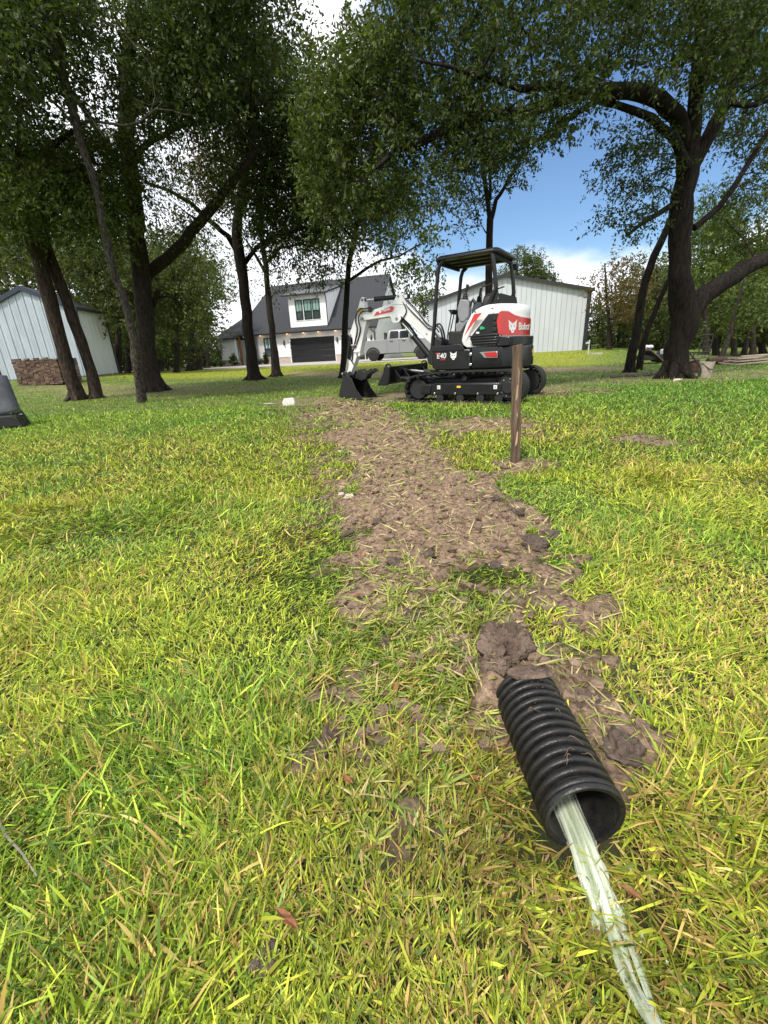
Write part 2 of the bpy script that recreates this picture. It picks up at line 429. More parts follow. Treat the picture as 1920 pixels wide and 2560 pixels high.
# ================================================================== grass
def blades(x, y, length, lean, width, color, segs, rng, droop=.5, lay=None):
    """ribbons rooted on the ground; returns (co, polys, idx, col)"""
    k = len(x); z = height(x, y) - .004
    az = rng.uniform(0, 2 * np.pi, k) if lay is None else lay
    d = np.stack([np.cos(az) * np.sin(lean), np.sin(az) * np.sin(lean), np.cos(lean)], -1)
    side = np.stack([-np.sin(az), np.cos(az), np.zeros(k)], -1)
    tw = rng.uniform(-.9, .9, k)[:, None]; nrm = np.cross(d, side); side = side * np.cos(tw) + nrm * np.sin(tw)
    base = np.stack([x, y, z], -1); out = []
    ts = np.linspace(0, 1, segs + 1)
    for t in ts:
        p = base + d * (length * t)[:, None]
        p[:, 2] -= droop * length * t * t * .55 * np.clip(1.2 - np.cos(lean) * .3, .3, 2)
        p[:, 2] = np.maximum(p[:, 2], z + .004 + .012 * t)
        w = (width * (1 - .25 * t) * (1 if t < .99 else 0))[:, None]
        if t < .99: out += [p - side * w / 2, p + side * w / 2]
        else: out += [p]
    nv = 2 * segs + 1
    co = np.stack(out, 1).reshape(-1, 3)
    o = (np.arange(k) * nv)[:, None]
    fs = [];
    for s_ in range(segs - 1): fs.append(np.stack([o[:, 0] + 2 * s_, o[:, 0] + 2 * s_ + 1, o[:, 0] + 2 * s_ + 3, o[:, 0] + 2 * s_ + 2], -1))
    tri = np.stack([o[:, 0] + 2 * segs - 2, o[:, 0] + 2 * segs - 1, o[:, 0] + 2 * segs], -1)
    idx = np.concatenate([f for f in fs] + [tri], 1).ravel() if fs else tri.ravel()
    pn = np.tile(np.array([4] * (segs - 1) + [3], np.int32), k)
    return co, pn, idx, np.repeat(color, nv, 0)

def grass_color(x, y, rng):
    k = len(x)
    dryness = .22 + .8 * (fbm(x, y, 1.4, 3, 61) - .45) + .45 * (fbm(x, y, 6, 2, 62) - .5)
    lush = smooth(.50, .72, fbm(x, y, 1.1, 3, 71)) * .6
    lush = np.maximum(lush, smooth(1.0, .2, np.hypot(x + 1.6, y - 2.6)) * .65)          # greener patch at the left
    lush = np.maximum(lush, smooth(2.2, 5, x) * smooth(2.5, 5, y) * .7)
    dryness = np.clip(dryness * (1 - .8 * lush) * (1 - .35 * smooth(3, 7, y)) + .10 * smooth(.55, .0, np.abs(x - .15)) * smooth(2.3, 1.4, y), 0, .9)
    u = rng.random(k)
    g1 = np.array([.18, .255, .022]); g2 = np.array([.42, .44, .045]); g3 = np.array([.075, .135, .024])
    st1 = np.array([.44, .36, .115]); st2 = np.array([.32, .20, .06])
    v = rng.random(k)[:, None]; c = g1 * (1 - v) + g2 * v
    c = np.where((rng.random(k) < .22 + .45 * lush)[:, None], g3 * (1 - v) + g1 * v, c)
    yl = 1 - .5 * lush[:, None]; c = c * np.array([1, 1, 1]) * (1 - (1 - yl) * np.array([.6, .15, 0]))
    w = rng.random(k)[:, None]
    c = np.where((u < dryness * .75)[:, None], st1 * (1 - w) + st2 * w, c)
    muddy = smooth(.62, .05, np.abs(x - .17 + .05 * (y - 1))) * smooth(2.4, 1.5, y) * (.35 + .65 * smooth(.35, .6, fbm(x, y, 5, 3, 66)))
    c = c * (1 - .48 * muddy[:, None] * np.array([.9, 1.0, .9]))
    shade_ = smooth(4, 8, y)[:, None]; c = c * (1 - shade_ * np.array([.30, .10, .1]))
    return c * (1 - .10 * smooth(8, 12, y))[:, None] * np.clip(rng.lognormal(.03, .33, k), .35, 1.8)[:, None]  # far blades darkened: shade under the trees painted into their colour

def scatter(n, r0, r1, power, rng, half=1.05):
    """points in the wedge of ground in front of the camera, between two distances"""
    u = rng.random(n)
    r = r0 + (r1 - r0) * u ** power
    t = rng.uniform(-1, 1, n)
    return t * (half * r + .40), r

rng = np.random.default_rng(5)
parts = []
def keep(x, y, p_dirt=.97):
    m = dirt_mask(x, y)
    k = rng.random(len(x)) > np.clip(m * 1.15, 0, 1) * p_dirt
    ax, ay = x - .367, y                                            # none inside the pipe
    k &= ~((np.abs(ax) < .092) & (ay > .575) & (ay < 1.0))
    k &= ~((np.hypot(x - 1.15, y - 3.6) < .05))
    return k
# near turf: tufted, blades lying over each other
x, y = scatter(172000, .22, 3.2, 1.15, rng); k = keep(x, y); x, y = x[k], y[k]
tx, ty = np.round(x / .045 + rng.normal(0, .25, len(x))) * .045, np.round(y / .045 + rng.normal(0, .25, len(y))) * .045
x = x * .55 + (tx + .012 * rng.normal(0, 1, len(x))) * .45; y = y * .55 + (ty + .012 * rng.normal(0, 1, len(x))) * .45
k = keep(x, y); x, y = x[k], y[k]
tall = fbm(x, y, 2.2, 3, 81)
ln = rng.gamma(4.2, .0112, len(x)) * (.6 + .9 * smooth(.35, .7, tall)); ln = np.clip(ln * (1 + .55 * smooth(.22, .42, x) * smooth(1.0, .6, y)), .012, .14)
lean = np.clip(rng.normal(.95, .40, len(x)), .05, 1.5)
flow = (fbm(x, y, 2.0, 2, 91) - .5) * 9 + rng.normal(0, 1.25, len(x))
wd = np.clip(rng.gamma(5, .00066, len(x)), .0014, .0064) * (1 + .15 * y)
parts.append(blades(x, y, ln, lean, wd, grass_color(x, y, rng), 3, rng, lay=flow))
# middle turf
x, y = scatter(150000, 3.0, 9.5, 1.25, rng); k = keep(x, y); x, y = x[k], y[k]
ln = np.clip(rng.gamma(5, .012, len(x)), .02, .13); lean = np.clip(rng.normal(.72, .33, len(x)), .05, 1.4)
wd = rng.uniform(.0042, .0075, len(x)) * (.55 + .17 * y)
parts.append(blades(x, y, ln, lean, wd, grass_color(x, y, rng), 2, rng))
# far turf
x, y = scatter(75000, 9.2, 32, 1.3, rng); k = keep(x, y, .9) & ((y + .309 * x) < 38); x, y = x[k], y[k]
ln = np.clip(rng.gamma(5, .014, len(x)), .03, .14); lean = np.clip(rng.normal(.6, .3, len(x)), .05, 1.3)
wd = rng.uniform(.010, .022, len(x)) * (.5 + .05 * y)
cc = grass_color(x, y, rng); fr = (smooth(18.5, 20.5, y + .25 * x) * smooth(2.5, -1.5, x - .47 * y) * smooth(-17, -12, x))[:, None]
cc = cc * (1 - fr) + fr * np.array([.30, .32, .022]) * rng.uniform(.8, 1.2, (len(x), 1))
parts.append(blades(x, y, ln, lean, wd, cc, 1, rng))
off = 0; C_, P_, I_, K_ = [], [], [], []
for c0, p0, i0, k0 in parts:
    C_.append(c0); P_.append(p0); I_.append(i0 + off); K_.append(k0); off += len(c0)
me = np_mesh('grass', np.concatenate(C_), np.concatenate(P_), np.concatenate(I_), M_GRASS, np.concatenate(K_))
grass = bpy.data.objects.new('grass', me); COL.objects.link(grass); tag(grass, 'yellow-green lawn grass with dry straw blades', 'grass', kind='stuff')
del C_, P_, I_, K_, parts

# broad-leaved clumps thrown over the end of the backfilled trench
def tuft_points(n, cx, cy, sx, sy): return np.clip(rng.normal(cx, sx, n), cx - 2 * sx, cx + 2 * sx), np.clip(rng.normal(cy, sy, n), cy - 2 * sy, cy + 2 * sy)
cx_, cy_ = tuft_points(300, .10, 1.20, .18, .30)
X_, Y_, A_ = [], [], []
for a_, b_ in zip(cx_, cy_):
    if abs(a_ - .367) < .10 and .57 < b_ < 1.0: continue
    m_ = rng.integers(9, 18); X_.append(np.full(m_, a_) + rng.normal(0, .006, m_)); Y_.append(np.full(m_, b_) + rng.normal(0, .006, m_)); A_.append(rng.uniform(0, 6.28) + rng.normal(0, 1.2, m_))
x, y, az = map(np.concatenate, (X_, Y_, A_)); kk = len(x)
cg = np.where(rng.random(kk)[:, None] < .5, np.array([.33, .36, .07]), np.array([.14, .22, .035])) * rng.uniform(.75, 1.2, (kk, 1))
cg = np.where(rng.random(kk)[:, None] < .25, np.array([.46, .37, .17]), cg)
q = blades(x, y, np.clip(rng.gamma(6, .0095, kk), .025, .10), np.clip(rng.normal(1.0, .35, kk), .2, 1.5), rng.uniform(.0032, .0062, kk), cg, 3, rng, lay=az)
o = bpy.data.objects.new('torn_grass', np_mesh('torn_grass', q[0], q[1], q[2], M_GRASS, q[3])); COL.objects.link(o)
tag(o, 'torn tufts of pale grass lying over the end of the backfilled trench', 'grass', kind='stuff')

# short green sprigs and pale cut stalks strewn over the bare soil of the strip
x, y = scatter(26000, .8, 9.5, 1.2, rng); m = dirt_mask(x, y); k = (m > .6) & (np.abs(x - .2) < 1.4); x, y = x[k], y[k]; kk = len(x)
cg = np.where(rng.random(kk)[:, None] < .55, np.array([.42, .36, .17]), np.array([.24, .29, .05])) * rng.uniform(.75, 1.2, (kk, 1))
q = blades(x, y, np.clip(rng.gamma(4, .011, kk), .015, .10) * (1 + .16 * y), np.clip(rng.normal(1.3, .2, kk), .6, 1.55), rng.uniform(.003, .006, kk) * (.8 + .34 * y), cg, 2, rng, droop=.2)
o = bpy.data.objects.new('strewn_stalks', np_mesh('strewn_stalks', q[0], q[1], q[2], M_GRASS, q[3])); COL.objects.link(o)
tag(o, 'cut grass stalks strewn over the bare soil strip', 'grass', kind='stuff')

# small crumbs of soil, one mass
M_CLOD = mat('clod_soil', (.095, .063, .045), .9, scale=18, bump=.8, bscale=70, color2=(.28, .195, .135), spec=.25)
M_WETCLOD = mat('wet_clay', (.055, .037, .028), .7, scale=16, bump=.9, bscale=60, color2=(.125, .090, .070), spec=.35)
mb = MB(); rr = random.Random(3); cnt = 0
px_, py_ = scatter(44000, .8, 9.0, 1.1, rng); dmk = dirt_mask(px_, py_)
for a_, b_, m_ in zip(px_, py_, dmk):
    if m_ < .3 or cnt > 4200: continue
    edge = 1 - m_
    s_ = rr.lognormvariate(-4.95, .6) * (1 + .9 * edge) * (.75 + .14 * b_)
    s_ = min(s_, .022 + .0016 * b_); z_ = hgt(a_, b_)
    mb.blob((a_, b_, z_ + s_ * .25), (s_ * rr.uniform(.8, 1.5), s_ * rr.uniform(.8, 1.3), s_ * rr.uniform(.5, .8)), seg=5, rows=3, jag=.3, rnd=rr); cnt += 1
o = mb.build('soil_crumbs', M_CLOD, smooth_deg=25); tag(o, 'loose crumbs of grey-brown soil along the backfilled strip', 'soil', kind='stuff')

def clod(px, py, w, h=.6, m=M_WETCLOD, seed=0, flat=1.0):
    g = gnd(px, py); d = (Vector((g.x, g.y, 0))).length
    s_ = w / (F_PX / math.hypot(d, CAM_H)) / 2
    rr = random.Random(seed)
    mb = MB(); verts = 10
    mb.blob((0, 0, 0), (s_, s_ * .85 * flat, s_ * h), seg=verts, rows=7, jag=.17, rnd=rr)
    o = mb.build('clod', m, smooth_deg=30)
    sub = o.modifiers.new('subdivision', 'SUBSURF'); sub.levels = sub.render_levels = 2
    tx_ = bpy.data.textures.get('clod_lumps') or bpy.data.textures.new('clod_lumps', 'CLOUDS'); tx_.noise_scale = .022
    dd = o.modifiers.new('lumps', 'DISPLACE'); dd.texture = tx_; dd.texture_coords = 'GLOBAL'; dd.strength = s_ * .95
    o.location = (g.x, g.y, hgt(g.x, g.y) + s_ * h * .28); o.rotation_euler = (rr.uniform(-.2, .2), rr.uniform(-.2, .2), rr.uniform(0, 6))
    return o
M_MUD = mat('mud_slab_clay', (.070, .046, .034), .75, scale=12, bump=1.0, bscale=38, color2=(.19, .135, .098), spec=.35)
clods = [
 (1255, 1690, 150, .32, 'grey mud slab draped over the buried end of the black pipe'),
 (1330, 1650, 110, .35, 'smaller mud slab against the uphill side of the pipe mud'),
 (832, 1838, 66, .55, 'round dark clod at the foot of the trench, left of the pipe'),
 (790, 1885, 60, .45, 'flat elongated clod just left of the round dark clod'),
 (1035, 1545, 62, .5, 'broad dark clod in the tufts at the lower end of the soil strip'),
 (985, 1425, 44, .6, 'large clod on the lower left of the soil strip'),
 (1072, 1412, 36, .6, 'dark clod on the lower middle of the soil strip'),
 (1108, 1452, 40, .6, 'pale-topped clod at the lower lip of the soil strip'),
 (1335, 1375, 74, .4, 'widest clod at the right corner of the soil strip'),
 (1375, 1345, 60, .45, 'clod touching the grass at the right corner of the soil strip'),
 (1290, 1290, 44, .5, 'clod on the right edge of the strip below the wooden post'),
 (1240, 1255, 34, .6, 'uppermost of the big clods on the right edge of the soil strip'),
 (872, 1338, 34, .6, 'dark clod on the left edge of the soil strip'),
 (945, 1322, 34, .6, 'dark clod inside the left edge of the soil strip'),
 (1240, 1425, 38, .6, 'round dark clod near the lower right of the soil strip'),
 (960, 1610, 46, .5, 'dark clod below the strip beside torn grass'),
 (1150, 1625, 34, .6, 'pale clod just uphill of the pipe mud'),
 (1470, 1750, 80, .3, 'grey mud lump on the bare ground right of the pipe'),
 (1560, 1880, 90, .28, 'dark cracked mud lump farthest right of the pipe'),
 (1480, 1530, 44, .5, 'small pale clod in the grass right of the strip end'),
 (660, 2405, 60, .3, 'grey lump of mud in the lower left grass'),
 (820, 1213, 15, .8, 'small round dark clod in the lawn left of the strip'),
]
for i, (px, py, w, h, lab) in enumerate(clods):
    o = clod(px, py, w, h, M_MUD if i in (0, 1, 17) else (M_CLOD if i in (7, 16, 19) else M_WETCLOD), seed=i)
    tag(o, lab, 'clod', 'clods of dug soil')
M_STONE = mat('pale_stone', (.40, .35, .28), .85, var=.25, scale=30, bump=.4)
for i, (px, py, w, lab) in enumerate([(853, 1240, 18, 'pale cream pebble, upper of the two at the left edge of the strip'), (873, 1248, 26, 'pale grey-pink pebble, wider one at the left edge of the strip'), (851, 1132, 12, 'tiny pale pebble farther up the left edge of the strip')]):
    o = clod(px, py, w, .7, M_STONE, seed=40 + i); o.name = 'pebble'; tag(o, lab, 'pebble', 'pale pebbles')

# dry oak leaves
M_DRY = mat('dry_leaf', (.21, .075, .028), .7, var=.5, scale=30)
leaf_me = None
spots = [(1130,1290),(896,1247),(915,1315),(905,1400),(1155,1475),(895,1510),(1165,1175),(870,1965),(992,1735),(1245,1410),(1100,1185),(1035,1190),(600,1170),(245,1190),(700,1230),(360,1440),(580,1340),(125,1370),(1700,1080),(1810,1095),(1200,1990),(1180,1960),(1575,2250),(720,2315),(610,1440)]
for i, (px, py) in enumerate(spots):
    g = gnd(px, py)
    if leaf_me is None:
        mb = MB(); L_ = [(0, 0, 0), (.25, .11, .05), (.5, .17, .03), (.8, .10, .07), (1, 0, .02), (.8, -.10, .06), (.5, -.16, .06), (.25, -.12, .03)]
        mb.add([(p[0] - .5, p[1], p[2]) for p in L_] + [(.0, 0, -.02)], [(8, a, a + 1) for a in range(7)] + [(8, 7, 0)])
        o = mb.build('dry_leaf', M_DRY, smooth_deg=0); leaf_me = o.data
    else:
        o = bpy.data.objects.new('dry_leaf', leaf_me); COL.objects.link(o)
    s_ = random.uniform(.038, .06); o.scale = (s_, s_, s_); o.location = (g.x, g.y, hgt(g.x, g.y) + .022)
    o.rotation_euler = (random.uniform(-.5, .5), random.uniform(-.5, .5), random.uniform(0, 6.3))
    on = float(dirt_mask(np.array([g.x]), np.array([g.y]))[0]) > .5
    where = 'on the bare soil strip' if on else ('close to the black pipe' if g.y < 1.3 and g.x > .05 else ('in the lawn right of the soil strip' if g.x > .3 else ('in the far lawn left of the soil strip' if g.y > 2.6 else 'in the near lawn left of the pipe')))
    tag(o, 'curled dry brown oak leaf lying ' + where, 'dry leaf', 'dry oak leaves lying ' + where)
# twig at the lower left
g = [gnd(*p) for p in [(5, 2060), (25, 2110), (70, 2160), (105, 2215)]]
o = MB().tube([(p.x, p.y, hgt(p.x, p.y) + .03) for p in g], [.002, .0025, .002, .0012], 5).build('twig', M_DEADWOOD)
tag(o, 'thin pale twig lying in the grass at the lower left', 'twig')

# ================================================================== corrugated pipe and its water
M_PIPE = mat('black_plastic', (.006, .006, .0065), .36, color2=(.016, .0145, .013), scale=45, bump=.15, bscale=220, spec=.42)
pipe = empty('drain_pipe', (.365, .586, .068), 0, 'black corrugated drain pipe pouring water onto the grass', 'pipe')
ro, pitch_, prof = .084, .0245, []
for k_ in range(14):
    z0 = k_ * pitch_
    prof += [(ro - .0125, z0), (ro - .012, z0 + .0065), (ro - .003, z0 + .0082), (ro - .0006, z0 + .0105), (ro, z0 + .014), (ro - .0006, z0 + .0180), (ro - .003, z0 + .0212), (ro - .012, z0 + .0232)]
zl = prof[-1][1]
rings = [[(r_ * math.cos(2 * math.pi * i / 64), -0 + z_, r_ * math.sin(2 * math.pi * i / 64)) for i in range(64)] for r_, z_ in prof]
inner = [[((ro - .0135) * math.cos(2 * math.pi * i / 64), z_, (ro - .0135) * math.sin(2 * math.pi * i / 64)) for i in range(64)] for z_ in (zl, .0)]
mb = MB(); allr = rings + inner
nn = 64; vs = [p for r_ in allr for p in r_]; fs = []
for k_ in range(len(allr) - 1):
    for i in range(nn):
        j = (i + 1) % nn; fs.append((k_ * nn + i, (k_ + 1) * nn + i, (k_ + 1) * nn + j, k_ * nn + j))
k_ = len(allr) - 1
for i in range(nn):
    j = (i + 1) % nn; fs.append((k_ * nn + i, i, j, k_ * nn + j))
mb.add(vs, fs); mb.build('corrugated_wall', M_PIPE, pipe, smooth_deg=50)
rim = MB(); rp = [((ro - .0135) , -.001), (ro - .004, -.004), (ro - .001, .0), (ro - .002, .006), (ro - .011, .006)]
rings = [[(r_ * math.cos(2 * math.pi * i / 64), z_, r_ * math.sin(2 * math.pi * i / 64)) for i in range(64)] for r_, z_ in rp + rp[:1]]
rim.loft([r_[::-1] for r_ in rings], cap=False); rim.build('rim', M_PIPE, pipe, smooth_deg=60)
pipe.rotation_euler = (R(-2), 0, R(1))
rs_ = random.Random(21); fs_m = MB()
for k_ in range(9):
    a_ = R(90 + rs_.uniform(-55, 45)); y_ = rs_.uniform(.05, .30); da, dy = rs_.uniform(-.35, .35), rs_.uniform(-.03, .03)
    fs_m.tube([((ro + .0016 + .004 * math.sin(3 * f)) * math.cos(a_ + da * f), y_ + dy * f + .006 * math.sin(5 * f), (ro + .0016 + .004 * math.sin(3 * f)) * math.sin(a_ + da * f)) for f in (0, .25, .5, .75, 1)], [.0009, .0011, .001, .0008, .0004], 4)
for k_ in range(46):
    a_ = R(90 + rs_.gauss(0, 40)); y_ = min(.325, .34 - abs(rs_.gauss(0, .07))); fs_m.blob(((ro + .0003) * math.cos(a_), y_, (ro + .0003) * math.sin(a_)), (rs_.uniform(.0006, .0035), rs_.uniform(.0006, .002), .0009), seg=5, rows=3, jag=.3, rnd=rs_)
M_STRAW = mat('wet_straw', (.10, .070, .042), .8, var=.6, scale=60)
o = fs_m.build('clinging_straw', M_STRAW, pipe); o['kind'] = 'stuff'
# dried mud and a few roots on top of the buried end
o = MB().blob((0, 0, 0), (.055, .03, .012), seg=10, rows=5, jag=.25).build('mud_smear', M_MUD, pipe, smooth_deg=30); o.location = (.0, .325, .080)

def water_mat(name, lo, hi, scale):
    """thin moving water: clear where it is smooth, whitish where it is broken into streaks"""
    m = bpy.data.materials.new(name); m.use_nodes = True
    n = m.node_tree.nodes; l = m.node_tree.links; b = n['Principled BSDF']
    b.inputs['Base Color'].default_value = (.66, .70, .58, 1); b.inputs['Roughness'].default_value = .08; b.inputs['Specular IOR Level'].default_value = .7
    t = n.new('ShaderNodeTexCoord'); m_ = n.new('ShaderNodeMapping'); m_.inputs['Scale'].default_value = (1, .055, .09); l.new(t.outputs['Object'], m_.inputs[0])
    q = n.new('ShaderNodeTexNoise'); q.inputs['Scale'].default_value = scale; q.inputs['Detail'].default_value = 5; l.new(m_.outputs[0], q.inputs['Vector'])
    bp = n.new('ShaderNodeBump'); bp.inputs['Strength'].default_value = 1; bp.inputs['Distance'].default_value = .003; l.new(q.outputs[0], bp.inputs['Height']); l.new(bp.outputs[0], b.inputs['Normal'])
    r_ = n.new('ShaderNodeMapRange'); r_.inputs[1].default_value = .42; r_.inputs[2].default_value = .68; r_.inputs[3].default_value = lo; r_.inputs[4].default_value = hi; l.new(q.outputs[0], r_.inputs[0])
    tr = n.new('ShaderNodeBsdfTransparent'); tr.inputs['Color'].default_value = (.93, .96, .89, 1)
    ms = n.new('ShaderNodeMixShader'); l.new(r_.outputs[0], ms.inputs[0]); l.new(tr.outputs[0], ms.inputs[1]); l.new(b.outputs[0], ms.inputs[2]); l.new(ms.outputs[0], n['Material Output'].inputs['Surface'])
    return m
M_WATER = water_mat('running_water', .16, .70, 150); M_RUN = water_mat('shallow_water', .08, .42, 110)

def ribbon(pts, widths, thick, name, seg=18, seed=1):
    rr = random.Random(seed); rings = []
    ph = [rr.uniform(0, 6.3) for _ in range(8)]
    for k_, (p, w_) in enumerate(zip(pts, widths)):
        t_ = (Vector(pts[min(k_ + 1, len(pts) - 1)]) - Vector(pts[max(k_ - 1, 0)])).normalized(); sx = Vector((1, 0, 0)); up = sx.cross(t_)
        if up.z < 0: up = -up
        ring = []
        for i in range(seg):
            a_ = 2 * math.pi * i / seg; cx = math.cos(a_)
            fl = sum(math.sin((3 + 2 * h_) * cx * 2.2 + ph[h_]) for h_ in range(3)) * .16
            ring.append(tuple(Vector(p) + sx * cx * w_ * (1 + .05 * math.sin(k_ * .8 + ph[4])) + up * (math.sin(a_) * thick[k_] * (1 + fl) + thick[k_] * .35 * fl)))
        rings.append(ring)
    return MB().loft(rings).build(name, M_WATER, None, smooth_deg=80)
WR = random.Random(12)
def stream_strand(x_off, w0, w1, h0, far, drop, seed, name, y_in=.80):
    rr = random.Random(seed); pts = []; wd_ = []; th_ = []; ph = rr.uniform(0, 6)
    for k_ in range(40):
        t_ = k_ / 39
        if t_ < .30: yy = y_in - (y_in - .60) * t_ / .30; zz = .002 + h0; u_ = 0
        else:
            u_ = (t_ - .30) / .70; yy = .60 - far * u_; zz = .002 + h0 - drop * u_ ** 1.75
        spread = .75 + .5 * u_
        pts.append((.363 + x_off * spread * (1 if t_ < .6 else 1 + .25 * math.sin(9 * u_ + ph)) + .0025 * math.sin(14 * u_ + ph) * u_ + .006 * u_, yy, zz + .0015 * math.sin(11 * u_ + ph) * u_))
        wd_.append((w0 + (w1 - w0) * u_) * (1 + .22 * u_ * math.sin(17 * u_ + ph * 2))); th_.append(.0042 * (1 - .35 * u_) * (1 + .2 * math.sin(13 * u_ + ph)))
    return pts, wd_, th_
strands = [(0, .031, .021, .0, .175, .078, 1), (-.015, .012, .011, .0025, .165, .077, 2), (.015, .013, .012, .0025, .185, .079, 3), (.003, .007, .009, .0045, .20, .080, 4), (-.019, .005, .005, .001, .150, .076, 5), (.020, .005, .006, .0005, .160, .077, 6)]
WS = empty('water_stream', (0, 0, 0), 0, 'clear water stream falling out of the black pipe', 'water'); WS['kind'] = 'structure'
for q_ in strands:
    o = ribbon(*stream_strand(*q_, 'water_strand'), 'water_strand', seg=14, seed=q_[-1]); o.parent = WS
dm_ = MB()
for k_ in range(36):
    yy = WR.gauss(.43, .05); xx = .368 + WR.gauss(0, .028); zz = hgt(xx, yy) + abs(WR.gauss(.012, .016)); r_ = WR.uniform(.0012, .0034)
    dm_.blob((xx, yy, zz), (r_, r_, r_ * 1.2), seg=6, rows=4, jag=.1, rnd=WR)
o = dm_.build('splash_drops', M_WATER, WS); o['kind'] = 'stuff'
RN = empty('water_runnel', (0, 0, 0), 0, 'shallow water running off through flattened grass', 'water'); RN['kind'] = 'structure'
for s_ in range(3):
    pts = []; wd_ = []; th_ = []; x0_ = (-.012, .0, .014)[s_]; ph = WR.uniform(0, 6); y0_ = WR.uniform(.44, .50)
    for k_ in range(22):
        t_ = k_ / 21; yy = y0_ - .30 * t_; xx = .370 + x0_ * (.5 + t_) + .010 * math.sin(t_ * 7 + ph) + .016 * t_
        pts.append((xx, yy, hgt(xx, yy) + .019 + .004 * math.sin(t_ * 9 + ph))); wd_.append((.009, .016, .008)[s_] * (.75 + .25 * math.sin(t_ * 8 + ph)) * (1 + .5 * t_)); th_.append(.0018)
    o = ribbon(pts, wd_, th_, 'water_thread', seg=10, seed=s_ + 20); o.parent = RN; o.data.materials[0] = M_RUN
# puddles by the machine's tracks
M_PUDDLE = mat('puddle_water', (.16, .14, .11), .05, var=.2, scale=3, spec=.6, coat=.5)
for cx_, cy_, rx_, ry_, lab in [(-.05, 9.1, .55, .20, 'muddy puddle beside the left track'), (-2.4, 9.55, .22, .06, 'small pale puddle in the lawn')]:
    pts = [(cx_ + rx_ * math.cos(a) * (1 + .2 * math.sin(3 * a + cx_)), cy_ + ry_ * math.sin(a) * (1 + .2 * math.sin(2 * a))) for a in [2 * math.pi * k / 28 for k in range(28)]]
    zz = min(hgt(*p) for p in pts) + .03
    o = MB().prism_z(pts, zz - .03, zz).build('puddle', M_PUDDLE, None, smooth_deg=0); tag(o, lab, 'puddle', kind='structure')
# ================================================================== trees
def leaves_mesh(tw_o, tw_d, tw_l, per, size, aspect, palette, rng, droop=.25, curl=.3, tri=False):
    """leaves set along twigs; arrays of twig origins, directions, lengths"""
    M = len(tw_o)
    o = np.repeat(tw_o, per, 0); d = np.repeat(tw_d, per, 0); ln = np.repeat(tw_l, per)
    k = len(o)
    t = np.tile(np.linspace(.12, 1, per), M) + rng.normal(0, .05, k)
    rnd = rng.normal(0, 1, (k, 3)); perp = rnd - d * (rnd * d).sum(1, keepdims=True); perp /= np.linalg.norm(perp, axis=1, keepdims=True) + 1e-9
    p = o + d * (ln * t)[:, None] + perp * (.012 * size / .07)
    p[:, 2] -= droop * ln * t * t * .5
    ld = d * rng.uniform(.1, .9, k)[:, None] + perp * rng.uniform(.5, 1.0, k)[:, None]; ld[:, 2] -= droop * rng.uniform(.2, 1.2, k)
    ld /= np.linalg.norm(ld, axis=1, keepdims=True) + 1e-9
    up = rng.normal(0, .55, (k, 3)); up[:, 2] += .8
    sd_ = np.cross(ld, up); sd_ /= np.linalg.norm(sd_, axis=1, keepdims=True) + 1e-9
    nr = np.cross(sd_, ld)
    L_ = size * rng.uniform(.65, 1.25, k)[:, None]; W_ = L_ * aspect * rng.uniform(.8, 1.2, (k, 1))
    bend = curl * L_ * rng.uniform(-.3, .5, (k, 1))
    v0 = p; v1 = p + ld * L_ * .48 + sd_ * W_ / 2 + nr * bend * .4; v2 = p + ld * L_ - nr * bend * .5; v3 = p + ld * L_ * .48 - sd_ * W_ / 2 + nr * bend * .4
    nvv = 3 if tri else 4
    co = np.stack([p - sd_ * W_ * .42, p + ld * L_ * .25 + sd_ * W_ * .5, v2] if tri else [v0, v1, v2, v3], 1).reshape(-1, 3)
    idx = np.arange(nvv * k); pn = np.full(k, nvv)
    pal = np.array(palette); ci = rng.random(k) ** 1.0 * (len(pal) - 1); i0 = np.clip(ci.astype(int), 0, len(pal) - 2); f = (ci - i0)[:, None]
    c = (pal[i0] * (1 - f) + pal[i0 + 1] * f) * rng.uniform(.75, 1.25, (k, 1))
    return co, pn, idx, np.repeat(c, nvv, 0)

def poly_pts(poly, n, rng):
    a = np.array(poly, float); lo, hi = a.min(0), a.max(0); out = np.zeros((0, 2))
    while len(out) < n:
        p = rng.uniform(lo, hi, (n * 2, 2)); p = p[seg_dist(p[:, 0], p[:, 1], poly) < 0]; out = np.concatenate([out, p])
    return out[:n]

P_DARK = [(.022, .035, .011), (.044, .064, .017), (.082, .108, .026)]
P_MID = [(.030, .046, .012), (.058, .082, .018), (.110, .135, .028)]
P_LIGHT = [(.040, .064, .014), (.072, .104, .019), (.125, .152, .027)]
P_BROWN = [(.10, .055, .020), (.13, .080, .028), (.075, .080, .022)]
P_BG = [(.034, .047, .014), (.062, .082, .022), (.110, .126, .036)]

